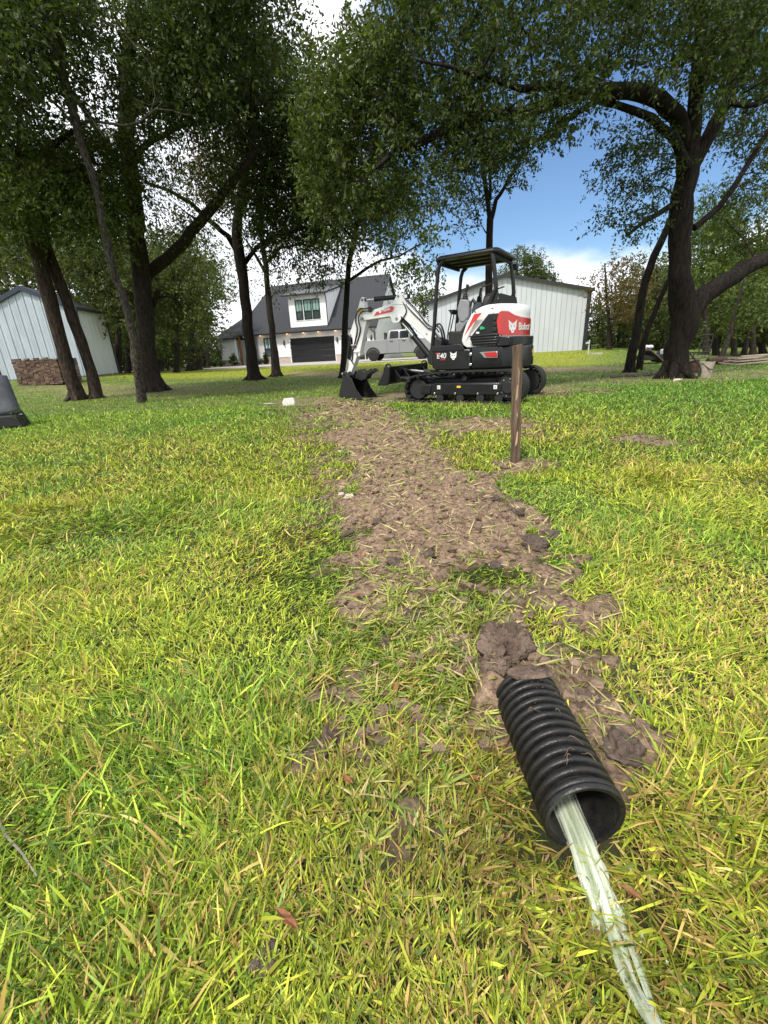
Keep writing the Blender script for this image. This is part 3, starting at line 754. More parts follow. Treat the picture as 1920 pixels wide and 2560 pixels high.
def tree(label, trunks, regions, group='live oaks and other trees of the yard', bark=None, base=None, seed=1, seg=12, name='oak_tree', leafname='crown', wob=.05, twigs=True):
    """trunks: lists of ((px, py, distance), diameter) along trunk and limbs; regions: the leafy volumes
    (outline, near, far, clumps, clump radius, twigs per clump, leaves per twig, leaf size, palette)"""
    rng = np.random.default_rng(seed); rnd = random.Random(seed)
    root = Vector(trunks[0][0][0]); gz = float(terrain(np.array([root.x]), np.array([root.y]))[0])
    t = empty(name, (root.x, root.y, gz), 0, label, 'tree', group)
    inv = Matrix.Translation(-Vector((root.x, root.y, gz)))
    mb = MB(); skel = []
    for li, tr in enumerate(trunks):
        p = [Vector(q[0]) for q in tr]; rd = [q[1] / 2 for q in tr]
        if li == 0:
            p = [Vector((p[0].x, p[0].y, gz - .12))] + [Vector((p[0].x, p[0].y, gz + .04))] + p[1:]; rd = [rd[0] * 1.3, rd[0] * 1.1] + rd[1:]
        # subdivide for a natural wavering line
        pp, rr = [], []
        for k in range(len(p) - 1):
            m = max(2, int((p[k + 1] - p[k]).length / .45))
            for j in range(m):
                f = j / m; q = p[k].lerp(p[k + 1], f)
                if j and not (li == 0 and k == 0): q = q + Vector((rnd.uniform(-1, 1), rnd.uniform(-1, 1), rnd.uniform(-1, 1))) * rd[k] * .22
                pp.append(q); rr.append(rd[k] * (1 - f) + rd[k + 1] * f)
        pp.append(p[-1]); rr.append(rd[-1])
        mb.tube(pp, rr, seg if li == 0 else max(6, seg - 4), inv, wob=wob)
        skel += list(zip(pp, rr))
    sk = np.array([tuple(q[0]) for q in skel]); skr = np.array([q[1] for q in skel])
    r0_ = trunks[0][0][1] / 2
    if r0_ > .12:                                   # root flares
        for k in range(6):
            a_ = 2 * math.pi * (k + rnd.uniform(-.3, .3)) / 6; cs, sn = math.cos(a_), math.sin(a_); e_ = r0_ * rnd.uniform(1.4, 2.1)
            mb.tube([(root.x + cs * r0_ * .45, root.y + sn * r0_ * .45, gz + r0_ * 1.5), (root.x + cs * r0_ * .95, root.y + sn * r0_ * .95, gz + r0_ * .45), (root.x + cs * e_, root.y + sn * e_, gz - .03)], [r0_ * .42, r0_ * .36, r0_ * .10], 8, inv, wob=.06)
    tips = []
    TO, TD, TL, meshes = [], [], [], []
    off = 0; CO, PN, IX, CL = [], [], [], []
    for (poly, d0, d1, nclump, crad, ntw, per, size, pal) in regions:
        pts = poly_pts(poly, nclump, rng)
        dep = rng.uniform(d0, d1, nclump)
        cen = np.array([tuple(at(a, b_, dd)) for (a, b_), dd in zip(pts, dep)])
        for c in cen:                                            # a branch from the nearest limb out to every clump
            dist = np.linalg.norm(sk - c, axis=1) + 1.5 * np.maximum(sk[:, 2] - c[2], 0)
            i = int(dist.argmin()); a = Vector(sk[i]); e = Vector(c); ln = (e - a).length
            if twigs and ln > .15:
                mid = a.lerp(e, .5) + Vector((rnd.uniform(-1, 1), rnd.uniform(-1, 1), rnd.uniform(0, 1))) * ln * .16
                r0 = min(skr[i] * .55, .012 + .010 * ln)
                mb.tube([a, a.lerp(mid, .5) + Vector((rnd.uniform(-1, 1), rnd.uniform(-1, 1), rnd.uniform(-1, 1))) * ln * .05, mid, e], [r0, r0 * .8, r0 * .6, r0 * .25], 4, inv, cap=False)
                if ln > .5 and len(sk) < 4000:
                    sk = np.concatenate([sk, [tuple(mid)], [tuple(e)]]); skr = np.concatenate([skr, [r0 * .6], [r0 * .3]])
        o = np.repeat(cen, ntw, 0) + rng.normal(0, crad * .42, (nclump * ntw, 3)) * np.array([1, 1, .75])
        d = rng.normal(0, 1, o.shape) + (o - np.repeat(cen, ntw, 0)) / crad * .8; d[:, 2] = d[:, 2] * .55 - .18
        d /= np.linalg.norm(d, axis=1, keepdims=True)
        ln = rng.uniform(.35, .8, len(o)) * crad * 1.1
        q = leaves_mesh(o, d, ln, per, size, .5 if size >= .2 else .42, pal, rng, tri=size >= .2)
        CO.append(q[0]); PN.append(q[1]); IX.append(q[2] + off); CL.append(q[3]); off += len(q[0])
    mb.build('trunk', bark or M_BARK, t, smooth_deg=60)
    if CO:
        co = np.concatenate(CO) - np.array([root.x, root.y, gz])
        me = np_mesh(leafname, co, np.concatenate(PN), np.concatenate(IX), M_LEAF, np.concatenate(CL))
        o = bpy.data.objects.new(leafname, me); COL.objects.link(o); o.parent = t; o['kind'] = 'stuff'
    return t

def path(base, pts, d0, d1=None, dia=None):
    """(pixel x, pixel y, diameter in metres) list -> trunk points; distance runs from d0 to d1"""
    n = len(pts); d1 = d0 if d1 is None else d1
    out = []
    for k, (a, b_, w) in enumerate(pts):
        dd = d0 + (d1 - d0) * k / max(n - 1, 1)
        out.append(((gnd(a, b_) if (k == 0 and base) else at(a, b_, dd)), w))
    return out
def gd(px, py): return gnd(px, py).y

# --- the great oak at the right
d = gd(1690, 945)
tree('massive dark oak at the right with a long limb arching over the yard',
 [path(1, [(1682, 945, .60), (1692, 900, .52), (1700, 850, .52), (1713, 790, .60), (1705, 735, .52), (1697, 690, .44), (1697, 600, .42), (1704, 530, .45), (1720, 440, .42), (1726, 380, .44)], d, d),
  path(0, [(1712, 790, .45), (1760, 740, .42), (1808, 705, .38), (1860, 672, .34), (1925, 645, .31), (2010, 620, .26)], d, d + .3),
  path(0, [(1726, 385, .34), (1695, 290, .30), (1650, 250, .28), (1600, 232, .26), (1540, 226, .24), (1481, 231, .22), (1400, 250, .20), (1307, 280, .18), (1209, 290, .16), (1120, 325, .14), (1060, 352, .12), (985, 378, .09), (940, 420, .06)], d, d - 2.2),
  path(0, [(1460, 236, .12), (1390, 215, .12), (1300, 222, .10), (1200, 190, .08), (1120, 165, .05), (1040, 150, .03)], d - 1, d - 2.6),
  path(0, [(1720, 420, .2), (1688, 345, .17), (1630, 295, .14), (1540, 262, .11), (1490, 250, .10), (1420, 300, .08), (1350, 345, .06), (1290, 380, .04)], d - .2, d - 1),
  path(0, [(1726, 380, .30), (1738, 280, .26), (1745, 180, .24), (1752, 80, .2), (1740, -60, .16)], d, d - .8),
  path(0, [(1728, 420, .28), (1770, 345, .26), (1812, 260, .22), (1850, 150, .2), (1900, 60, .16), (1950, -60, .12)], d, d - .2),
  path(0, [(1735, 570, .14), (1765, 545, .13), (1800, 515, .12), (1832, 470, .11), (1870, 410, .10), (1925, 320, .08)], d, d + .2),
  path(0, [(1700, 505, .13), (1660, 525, .12), (1625, 545, .10), (1590, 570, .08), (1565, 590, .05)], d, d - .3),
  path(0, [(1815, 255, .1), (1870, 265, .08), (1930, 250, .06)], d, d)],
 [([(960,-160),(1990,-160),(1990,240),(1760,250),(1700,200),(1560,190),(1450,240),(1280,270),(1120,310),(1020,330),(960,250)], d - 2.4, d + 1.8, 350, .44, 14, 13, .090, P_DARK),
  ([(1060,330),(1200,290),(1420,260),(1480,280),(1440,310),(1340,360),(1240,400),(1140,430),(1070,410)], d - 2.4, d - 1, 60, .34, 12, 12, .075, P_DARK),
  ([(1500,300),(1590,260),(1680,320),(1690,480),(1640,600),(1570,610),(1510,570),(1495,440)], d - .9, d + .6, 44, .36, 11, 11, .078, P_DARK),
  ([(1760,120),(1990,100),(1990,470),(1880,470),(1800,400),(1755,300)], d + .2, d + 2, 60, .45, 12, 11, .085, P_MID),
  ([(1790,470),(1990,430),(1990,700),(1860,640),(1790,560)], d + 1, d + 3, 50, .45, 12, 11, .085, P_MID),
  ([(770,150),(900,40),(1000,10),(1050,280),(1060,420),(1000,500),(940,590),(870,610),(790,560),(760,400)], d - 2.2, d + .2, 150, .42, 14, 13, .090, P_MID),  # limb foliage painted lighter, as lit from the front and sky
  ([(1010,440),(1120,400),(1180,470),(1150,560),(1080,560),(1000,600),(950,560)], d - 2.6, d - 1.6, 20, .3, 9, 10, .075, P_DARK)],
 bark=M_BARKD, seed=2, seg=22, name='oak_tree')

# --- twin leaning trunks left of it
d = gd(1573, 931)
tree('leaning twin trunk nearer the big shed, left of the great oak',
 [path(1, [(1573, 931, .27), (1590, 840, .24), (1603, 750, .22), (1625, 670, .20), (1650, 610, .19), (1680, 540, .17), (1700, 440, .14), (1690, 330, .1)], d, d - .2)],
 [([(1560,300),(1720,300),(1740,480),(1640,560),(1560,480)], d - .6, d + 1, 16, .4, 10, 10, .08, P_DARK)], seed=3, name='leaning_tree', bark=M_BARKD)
d = gd(1597, 925)
tree('thinner leaning trunk close against the great oak',
 [path(1, [(1597, 925, .20), (1606, 870, .17), (1618, 825, .16), (1645, 760, .14), (1672, 700, .13), (1700, 640, .1), (1735, 560, .06)], d, d - .5)],
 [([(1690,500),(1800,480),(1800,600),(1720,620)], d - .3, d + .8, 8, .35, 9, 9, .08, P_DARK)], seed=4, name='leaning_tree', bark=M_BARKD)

# --- slim tree behind the digger
d = 13.2
tree('slim forked tree rising behind the black canopy of the digger',
 [path(0, [(1222, 945, .21), (1221, 860, .20), (1222, 720, .19), (1223, 640, .18), (1225, 545, .17)], d, d),
  path(0, [(1225, 550, .13), (1215, 470, .11), (1205, 400, .10), (1200, 300, .09), (1198, 170, .07), (1205, 60, .05)], d, d - .3),
  path(0, [(1226, 555, .13), (1240, 500, .10), (1260, 470, .09), (1295, 410, .08), (1322, 340, .06), (1340, 270, .04)], d, d - .5),
  path(0, [(1226, 500, .08), (1226, 400, .08), (1232, 280, .06)], d, d)],
 [([(1110,400),(1200,340),(1290,370),(1330,430),(1330,470),(1260,470),(1180,560),(1120,560),(1160,600),(1170,590)], d - 1, d + .7, 46, .36, 8, 8, .095, P_DARK),
  ([(1100,150),(1330,120),(1380,330),(1240,380),(1110,330)], d - 1, d + 1, 40, .5, 10, 9, .10, P_DARK)], seed=5, name='slim_tree')

# --- small tree just left of the boom
d = gd(858, 944)
tree('dark slim tree standing right behind the digger boom',
 [path(1, [(858, 944, .29), (861, 850, .24), (866, 755, .21), (872, 660, .19), (884, 600, .17), (900, 520, .14), (905, 420, .1), (900, 320, .06)], d, d),
  path(0, [(875, 700, .11), (915, 672, .10), (950, 652, .08), (1000, 640, .06), (1050, 610, .04)], d, d - .8),
  path(0, [(884, 600, .09), (850, 560, .08), (820, 500, .06)], d, d)],
 [([(745,420),(860,360),(1000,430),(1020,540),(940,600),(860,620),(790,600),(750,540)], d - 2.0, d + 1.6, 95, .8, 13, 12, .15, P_DARK),
  ([(740,580),(900,600),(930,660),(860,690),(790,740),(740,690)], d - 1.2, d + 1.2, 26, .5, 9, 8, .12, P_MID),
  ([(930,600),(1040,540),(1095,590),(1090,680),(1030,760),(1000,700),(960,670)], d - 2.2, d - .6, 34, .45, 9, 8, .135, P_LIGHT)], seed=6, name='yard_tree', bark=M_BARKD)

# --- the two trunks before the house
d = gd(637, 950)
tree('upright dark trunk with forked limbs standing before the white house',
 [path(1, [(637, 950, .52), (628, 880, .42), (618, 780, .40), (608, 700, .38), (598, 640, .40), (592, 580, .36), (598, 520, .33), (615, 420, .26), (640, 300, .18)], d, d - .6),
  path(0, [(598, 640, .22), (570, 590, .20), (540, 565, .18), (505, 535, .17), (480, 510, .14), (430, 480, .12), (360, 455, .08)], d, d - 2),
  path(0, [(604, 670, .20), (640, 620, .16), (690, 590, .14), (760, 570, .11), (830, 560, .07)], d, d - .5),
  path(0, [(598, 520, .18), (560, 440, .15), (540, 340, .1)], d, d)],
 [([(540,150),(650,60),(780,210),(830,420),(760,540),(650,560),(575,500),(555,350)], d - 4, d + 1, 180, .92, 20, 13, .13, P_DARK),
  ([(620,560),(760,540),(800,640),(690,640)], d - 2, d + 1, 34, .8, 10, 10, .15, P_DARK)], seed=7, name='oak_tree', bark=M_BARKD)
d = gd(692, 941)
tree('thinner reddish trunk just right of the upright dark trunk',
 [path(1, [(692, 941, .40), (682, 850, .28), (672, 750, .25), (664, 660, .22), (655, 600, .2), (650, 500, .14), (670, 400, .08)], d, d),
  path(0, [(668, 690, .14), (640, 640, .12), (615, 600, .08)], d, d),
  path(0, [(664, 660, .13), (700, 620, .1), (760, 610, .07), (830, 630, .04)], d, d)],
 [([(480,400),(560,330),(600,420),(600,560),(540,540),(480,500)], d - 1, d + 2, 40, .9, 9, 8, .16, P_BROWN),
  ([(660,590),(760,580),(830,640),(740,700),(690,740),(650,690)], d - 1, d + 1, 26, .6, 8, 7, .14, P_MID)], seed=8, name='yard_tree')

# --- big forked oak at the left
d = gd(385, 978)
tree('big grey-barked oak at the left forking low into two limbs',
 [path(1, [(388, 978, .68), (374, 920, .54), (368, 850, .50), (362, 780, .54), (353, 700, .54), (346, 620, .50), (341, 555, .48), (330, 470, .44), (322, 400, .42), (316, 300, .40), (316, 200, .36), (330, 60, .30), (340, -80, .22)], d, d - 1.6),
  path(0, [(356, 705, .34), (375, 680, .34), (417, 648, .33), (460, 605, .31), (500, 555, .29), (535, 515, .27), (560, 480, .24), (600, 430, .2), (640, 370, .14)], d, d - 2),
  path(0, [(372, 790, .18), (388, 750, .17), (396, 725, .14)], d, d - .5),
  path(0, [(392, 745, .08), (415, 740, .06), (455, 748, .03)], d, d - .5),
  path(0, [(330, 470, .2), (290, 400, .18), (240, 320, .16), (180, 230, .12), (120, 150, .08)], d - .8, d - 2),
  path(0, [(320, 400, .18), (380, 350, .15), (440, 320, .12), (500, 300, .08)], d - .8, d - 2),
  path(0, [(316, 220, .18), (400, 130, .15), (480, 60, .1)], d - 1.2, d - 2.5)],
 [([(330,-150),(680,-150),(640,40),(560,200),(500,300),(400,300),(330,330),(310,150)], d - 5, d - 1, 200, .74, 20, 13, .105, P_DARK),
  ([(360,340),(470,310),(560,330),(590,430),(500,520),(400,540),(350,480)], d - 3, d + 1, 44, .75, 10, 10, .095, P_MID),
  ([(330,560),(480,520),(560,560),(520,640),(400,660)], d - 1, d + 2, 26, .7, 10, 10, .10, P_MID),
  ([(100,330),(310,330),(340,420),(320,520),(230,560),(140,480)], d - 4, d - .5, 80, .68, 17, 13, .105, P_MID),
  ([(600,60),(740,0),(790,120),(720,200),(640,170)], d - 4, d - 2, 10, .6, 9, 9, .13, P_MID)], seed=9, name='oak_tree', seg=16)

# --- pair of leaning trunks at the far left, and the pale dead-limbed one
d = gd(189, 1000)
tree('reddish leaning trunk, first of the leaning pair before the metal shed',
 [path(1, [(196, 1000, .44), (176, 940, .36), (152, 850, .35), (122, 740, .35), (98, 650, .34), (76, 600, .33), (45, 500, .33), (5, 405, .30), (-50, 300, .26)], d, d - 1.4)],
 [([(-100,-150),(180,-150),(240,60),(180,220),(60,260),(-100,300)], d - 4.5, d - 1, 140, .74, 19, 13, .105, P_DARK)], seed=10, name='leaning_tree', seg=18, wob=.07, bark=M_BARKR)
d = gd(235, 996)
tree('straighter leaning trunk, right one of the leaning pair before the metal shed',
 [path(1, [(242, 996, .34), (229, 930, .30), (203, 850, .29), (166, 750, .28), (130, 660, .28), (107, 590, .27), (87, 530, .26), (60, 440, .28), (55, 330, .22)], d, d - 1.2),
  path(0, [(62, 440, .18), (110, 380, .15), (180, 330, .1)], d - 1, d - 2)],
 [([(-60,400),(60,380),(230,440),(300,520),(260,600),(150,570),(40,560),(-60,600)], d - 3, d + 1, 135, .72, 18, 13, .108, P_MID),
  ([(-80,150),(60,200),(60,420),(-80,420)], d - 3, d, 30, .6, 10, 10, .13, P_DARK)], seed=11, name='leaning_tree', seg=16, wob=.06, bark=M_BARKR)
d = gd(355, 1006)
pale = tree('slender pale lichen-spotted leaning trunk with bare dead branches',
 [path(1, [(355, 1006, .235), (344, 930, .20), (336, 850, .19), (322, 790, .175), (301, 725, .165), (281, 670, .155), (262, 580, .15), (248, 505, .145), (225, 420, .14), (200, 350, .14), (175, 250, .15), (140, 130, .14), (105, 0, .12), (70, -120, .1)], d, d - 1.8),
  path(0, [(200, 310, .05), (225, 302, .05), (270, 308, .045), (310, 314, .04), (350, 305, .035), (375, 285, .03), (395, 268, .02), (408, 252, .012), (400, 246, .008)], d - 1.2, d - 2.2),
  path(0, [(390, 272, .018), (430, 276, .016), (455, 285, .012), (490, 290, .006)], d - 2.1, d - 2.2),
  path(0, [(375, 285, .016), (388, 240, .014), (375, 160, .01), (330, 105, .02), (290, 60, .018), (265, 30, .016), (262, 20, .01)], d - 2.1, d - 1.6),
  path(0, [(165, 180, .03), (180, 225, .022), (190, 250, .02), (225, 290, .018), (260, 345, .012)], d - 1, d - 2),
  path(0, [(262, 22, .014), (225, 12, .02), (182, 36, .02)], d - 1.8, d - 1.4),
  path(0, [(155, 120, .02), (168, 75, .018), (140, 30, .02), (122, -20, .016)], d - 1.1, d - 1.6),
  path(0, [(0, 130, .03), (40, 160, .035), (90, 215, .045), (150, 270, .05), (190, 320, .055)], d - 2.4, d - 1.3),
  path(0, [(340, 250, .014), (372, 262, .012), (396, 255, .008)], d - 2, d - 2)],
 [], seed=12, name='leaning_tree', bark=M_BARKL, seg=14, wob=.09)

# --- trees further back
def simple_tree(label, px, py, dist, top, dia, regions, seed, name='background_tree', bark=None, group='trees beyond the yard', lean=0, base_from_ground=True):
    g = gnd(px, py); dd = dist or g.y
    b0 = at(px, py, dd); z = float(terrain(np.array([b0.x]), np.array([b0.y]))[0]); b0.z = z
    tp = at(px + lean, top, dd)
    return tree(label, [[(b0, dia), (b0.lerp(tp, .35) + Vector((.1, 0, 0)), dia * .8), (b0.lerp(tp, .7), dia * .55), (tp, dia * .25)]], regions, group, bark or M_BARK, seed=seed, seg=7, name=name)
BG = [
 # left wood, seen past the metal shed
 ('tall pale-green tree behind the metal shed roof', 60, 870, 33, 560, .4, [([(-100,540),(120,560),(180,660),(150,720),(60,720),(-100,740)], 29, 34, 70, 1.3, 14, 11, .26, P_BG)]),
 ('feathery mid-green tree right of the metal shed', 295, 930, 27, 560, .35, [([(130,600),(300,580),(340,700),(330,800),(250,800),(180,680)], 25, 30, 80, 1.1, 14, 11, .24, P_BG)]),
 ('rounded yellowish-green tree behind the forked oak', 440, 925, 30, 590, .35, [([(350,640),(450,600),(520,660),(530,760),(500,830),(420,820),(350,760)], 27, 33, 85, 1.2, 14, 11, .25, P_BG)]),
 ('dark double-trunked tree left of the house garden', 478, 930, 37, 650, .6, [([(400,760),(500,740),(520,840),(470,880),(400,870)], 35, 39, 40, 1.1, 13, 10, .26, P_MID)]),
 ('thin tree at the left edge of the house roof', 520, 925, 44, 600, .3, [([(520,600),(640,600),(630,740),(560,770),(520,720)], 64, 70, 30, 1.6, 8, 8, .34, P_BG)]),
 ('shady tree between the shed and the pale trunk', 320, 935, 38, 650, .45, [([(230,770),(370,720),(420,860),(330,900),(260,880)], 35, 42, 60, 1.3, 13, 10, .28, P_MID)]),
 ('hazy green tree closing the gap left of the forked oak', 250, 930, 45, 600, .4, [([(120,640),(330,600),(380,780),(300,880),(200,860)], 42, 48, 70, 1.9, 14, 10, .40, P_BG)]),
 ('broad yellowish tree behind the big forked oak', 400, 925, 46, 560, .45, [([(330,600),(470,560),(530,680),(525,820),(490,880),(360,870)], 43, 49, 95, 1.9, 14, 10, .40, P_BG)]),
 ('tall hazy tree at the far left edge', -30, 930, 40, 480, .45, [([(-160,480),(60,500),(120,640),(60,760),(-160,760)], 36, 43, 70, 1.7, 14, 10, .36, P_BG)]),
 # right
 ('rust-brown leaved tree beside the big shed corner', 1520, 898, 34, 660, .3, [([(1480,700),(1530,640),(1590,660),(1620,720),(1570,760),(1500,760)], 32, 36, 40, 1.0, 9, 8, .22, P_BROWN), ([(1520,780),(1600,760),(1580,800),(1530,800)], 32, 36, 10, .8, 8, 8, .2, P_BROWN)]),
 ('green tree behind the brown one at the right', 1545, 895, 44, 700, .35, [([(1470,760),(1600,740),(1620,860),(1560,880),(1475,860)], 41, 48, 60, 1.5, 14, 10, .3, P_BG)]),
 ('bushy green tree between the twin trunks and the great oak', 1650, 885, 40, 660, .4, [([(1570,680),(1680,650),(1740,760),(1720,860),(1600,860)], 36, 44, 70, 1.5, 14, 10, .3, P_BG)]),
 ('bright green tree behind the great oak fork', 1790, 890, 30, 560, .4, [([(1730,520),(1800,480),(1850,600),(1830,680),(1750,700)], 26, 32, 60, 1.1, 13, 10, .22, P_LIGHT)]),
 ('broad shady tree at the far right edge', 1905, 890, 33, 540, .4, [([(1800,620),(1990,560),(1990,800),(1900,800),(1800,760)], 28, 36, 90, 1.3, 14, 11, .26, P_MID)]),
 ('slanting tree behind the black rack', 1800, 900, 17, 700, .18, [([(1800,700),(1900,680),(1960,780),(1850,800)], 17, 22, 30, .8, 12, 10, .18, P_MID)]),
 ('left trunk of the trio on the far field', 1835, 886, 28, 700, .32, [([(1760,740),(1870,720),(1880,810),(1770,820)], 26, 32, 36, 1.1, 12, 10, .24, P_BG)]),
 ('leaning middle trunk of the trio on the far field', 1858, 885, 28.5, 700, .32, []),
 ('right trunk of the trio on the far field', 1882, 892, 27.5, 690, .34, [([(1880,760),(1990,740),(1990,830),(1890,830)], 30, 36, 36, 1.2, 12, 10, .26, P_BG)]),
 ('feathery pine rising behind the big white shed', 1300, 880, 58, 640, .5, [([(1245,690),(1255,660),(1300,625),(1340,640),(1365,680),(1390,690),(1395,720),(1250,715)], 56, 61, 46, 1.1, 15, 12, .30, P_MID)]),
 ('small tree between the house and the big shed', 1065, 890, 52, 740, .25, [([(1030,740),(1090,730),(1095,800),(1040,810)], 50, 55, 24, 1.2, 12, 10, .3, P_MID)]),
]
for i, (lab, px, py, dist, top, dia, regs) in enumerate(BG):
    simple_tree(lab, px, py, dist, top, dia, regs, 100 + i, name='pine_tree' if 'pine' in lab else 'background_tree', lean=(45 if 'leaning middle' in lab else (60 if 'slanting' in lab else -8)))
# slender trunks standing in the far wood (left and right)
for i, (px, py, dist, dia, lab) in enumerate([(405,925,42,.3,'dark trunk in the left wood, nearest the forked oak'),(420,925,45,.25,'thin dark trunk in the left wood beside the forked oak'),(498,925,40,.5,'stout brown trunk at the edge of the house garden'),(1505,895,46,.25,'thin trunk in the right wood beside the shed corner'),(1555,890,48,.4,'stout trunk in the right wood before the bright clearing'),(1625,888,42,.35,'trunk in the right wood seen between the twin trunks'),(1645,880,43,.4,'dark trunk in the right wood left of the great oak'),(1764,888,26,.3,'pale trunk in the right wood behind the black rack')]):
    simple_tree(lab, px, py, dist, py - 190, dia, [], 200 + i, lean=random.uniform(-14, 14))

# the far wood that closes the view: one mass of foliage, grown from clumps
rng = np.random.default_rng(77)
CO, PN, IX, CL, off = [], [], [], [], 0
for az0, az1, d0, d1, h0, h1, ncl, pal in [(-52, -19.5, 62, 85, .2, 8, 420, P_MID), (29.5, 52, 62, 90, -.6, 9, 420, P_MID), (-20, 0, 92, 108, 0, 7, 110, P_MID), (12, 30, 100, 115, 0, 7, 130, P_MID), (-70, -50, 55, 80, 0, 9, 120, P_MID), (50, 70, 55, 80, 0, 9, 120, P_MID)]:
    a = np.radians(rng.uniform(az0, az1, ncl)); dd = rng.uniform(d0, d1, ncl)
    hh = h0 + (h1 - h0) * rng.random(ncl) ** 1.15 * (.75 + .5 * vnoise(np.degrees(a) * .35, a * 0, 5))
    cen = np.stack([np.sin(a) * dd, np.cos(a) * dd, hh], -1)
    o_ = np.repeat(cen, 26, 0) + rng.normal(0, .95, (ncl * 26, 3)); d_ = rng.normal(0, 1, o_.shape); d_ /= np.linalg.norm(d_, axis=1, keepdims=True)
    q = leaves_mesh(o_, d_, rng.uniform(.5, 1.3, len(o_)), 5, .56, .6, pal, rng, tri=True)
    CO.append(q[0]); PN.append(q[1]); IX.append(q[2] + off); CL.append(q[3]); off += len(q[0])
o = bpy.data.objects.new('far_woodland', np_mesh('far_woodland', np.concatenate(CO), np.concatenate(PN), np.concatenate(IX), M_LEAF, np.concatenate(CL))); COL.objects.link(o)
tag(o, 'dark green wood closing the view beyond the yard', 'woodland', kind='stuff')
# ================================================================== buildings
M_WHITE = mat('white_paint', (.80, .805, .81), .55, var=.05, scale=3)
M_WHITEMETAL = mat('white_metal_siding', (.47, .50, .525), .45, var=.06, scale=1.5, stretch=(1, 1, .25))
M_GALV = mat('pale_galvalume', (.40, .45, .50), .42, var=.10, scale=2.5, metal=.15, stretch=(1, 1, .3))
M_BLACKTRIM = mat('black_trim', (.016, .017, .019), .45)
M_NAVY = mat('dark_blue_trim', (.018, .026, .050), .45)
M_SHINGLE = mat('charcoal_shingles', (.016, .0175, .021), .9, scale=14, color2=(.040, .043, .050), bump=.7, bscale=30, stretch=(1, 1, 2.5))
M_CONC = mat('concrete', (.33, .305, .28), .85, var=.15, scale=2.2, bump=.15, bscale=60)
M_FOUND = mat('foundation_concrete', (.17, .18, .18), .85, var=.25, scale=3)
M_BRICKW = mat('whitewashed_brick', (.42, .32, .27), .85, scale=9, color2=(.56, .49, .44), bump=.4, bscale=18)
M_GDOOR = mat('black_garage_door', (.012, .013, .015), .38, var=.2, scale=5)
M_WGLASS = glass_mat('window_glass_curtain', (.20, .34, .30))
M_WGLASSD = glass_mat('window_glass_dark', (.035, .055, .055))
M_CEDAR = mat('cedar_post', (.26, .095, .03), .6, var=.3, scale=10, stretch=(1, 1, .2))
M_LAMP = mat('lamp_glow', (.9, .7, .4), .4, emit=((1, .62, .28), 3.0))
M_DARKGLASS = glass_mat('dark_lamp_glass', (.05, .05, .05))

# ---- left metal shed
LS = empty('metal_shed', (-14.15, 22.8, .57), math.pi + R(5.7), 'pale ribbed metal shed with dark blue roof edge at the left', 'shed')
W_, H_, RISE, DEP = 4.14, 3.05, .92, 2.9      # local x runs left along the front gable; local -y runs away from the camera
def roof_h(u, w, h, rise): return h + rise * (1 - abs(u - w / 2) / (w / 2))
def ribbed_panel(u0, u1, w, h, rise, y, t=.02, rib=.025, out=1):
    m = MB(); k = (u1 - u0)
    prof = [(u0 + .004, 0), (u0 + .03, out * rib), (u0 + .07, out * rib), (u0 + .10, 0)]
    for q in (.40, .62): prof += [(u0 + k * q - .015, 0), (u0 + k * q, out * rib * .3), (u0 + k * q + .015, 0)]
    prof += [(u1 - .004, 0)]
    n_ = len(prof)
    vs = [(a, y + b_, 0) for a, b_ in prof] + [(a, y + b_, roof_h(a, w, h, rise)) for a, b_ in prof] + [(a, y - out * t, 0) for a, b_ in prof] + [(a, y - out * t, roof_h(a, w, h, rise)) for a, b_ in prof]
    fs = []
    for i in range(n_ - 1):
        fs += [(i, i + 1, n_ + i + 1, n_ + i), (2 * n_ + i + 1, 2 * n_ + i, 3 * n_ + i, 3 * n_ + i + 1), (n_ + i, n_ + i + 1, 3 * n_ + i + 1, 3 * n_ + i)]
    fs += [(0, n_, 3 * n_, 2 * n_), (n_ - 1, 3 * n_ - 1, 4 * n_ - 1, 2 * n_ - 1)]
    if out > 0: fs = [f[::-1] for f in fs]
    return m.add(vs, fs)
npan = 12
for k in range(npan):
    ribbed_panel(W_ * k / npan, W_ * (k + 1) / npan, W_, H_, RISE, 0).build('wall_panel', M_GALV, LS, smooth_deg=0)
for k in range(7):
    a, b_ = DEP * k / 7, DEP * (k + 1) / 7
    m = MB(); pr = [(a + .004, 0), (a + .03, -.02), (a + .06, -.02), (a + .09, 0), (b_ - .004, 0)]
    vs = [(x_, -y_, 0) for y_, x_ in pr] + [(x_, -y_, H_) for y_, x_ in pr] + [(.03, -y_, 0) for y_, x_ in pr] + [(.03, -y_, H_) for y_, x_ in pr]
    fs = []
    for i in range(4): fs += [(i, i + 1, 6 + i, 5 + i), (10 + i + 1, 10 + i, 15 + i, 16 + i)]
    m.add(vs, fs); m.build('wall_panel', M_WHITEMETAL, LS, smooth_deg=0)
MB().box((W_ / 2, -DEP / 2, -.33), (W_ - .02, DEP - .02, .62)).build('foundation', M_FOUND, LS)
MB().box((W_ / 2, -DEP / 2 - .05, H_ / 2), (W_ - .2, DEP - .2, H_)).build('back_wall', M_WHITEMETAL, LS)
rf = MB()
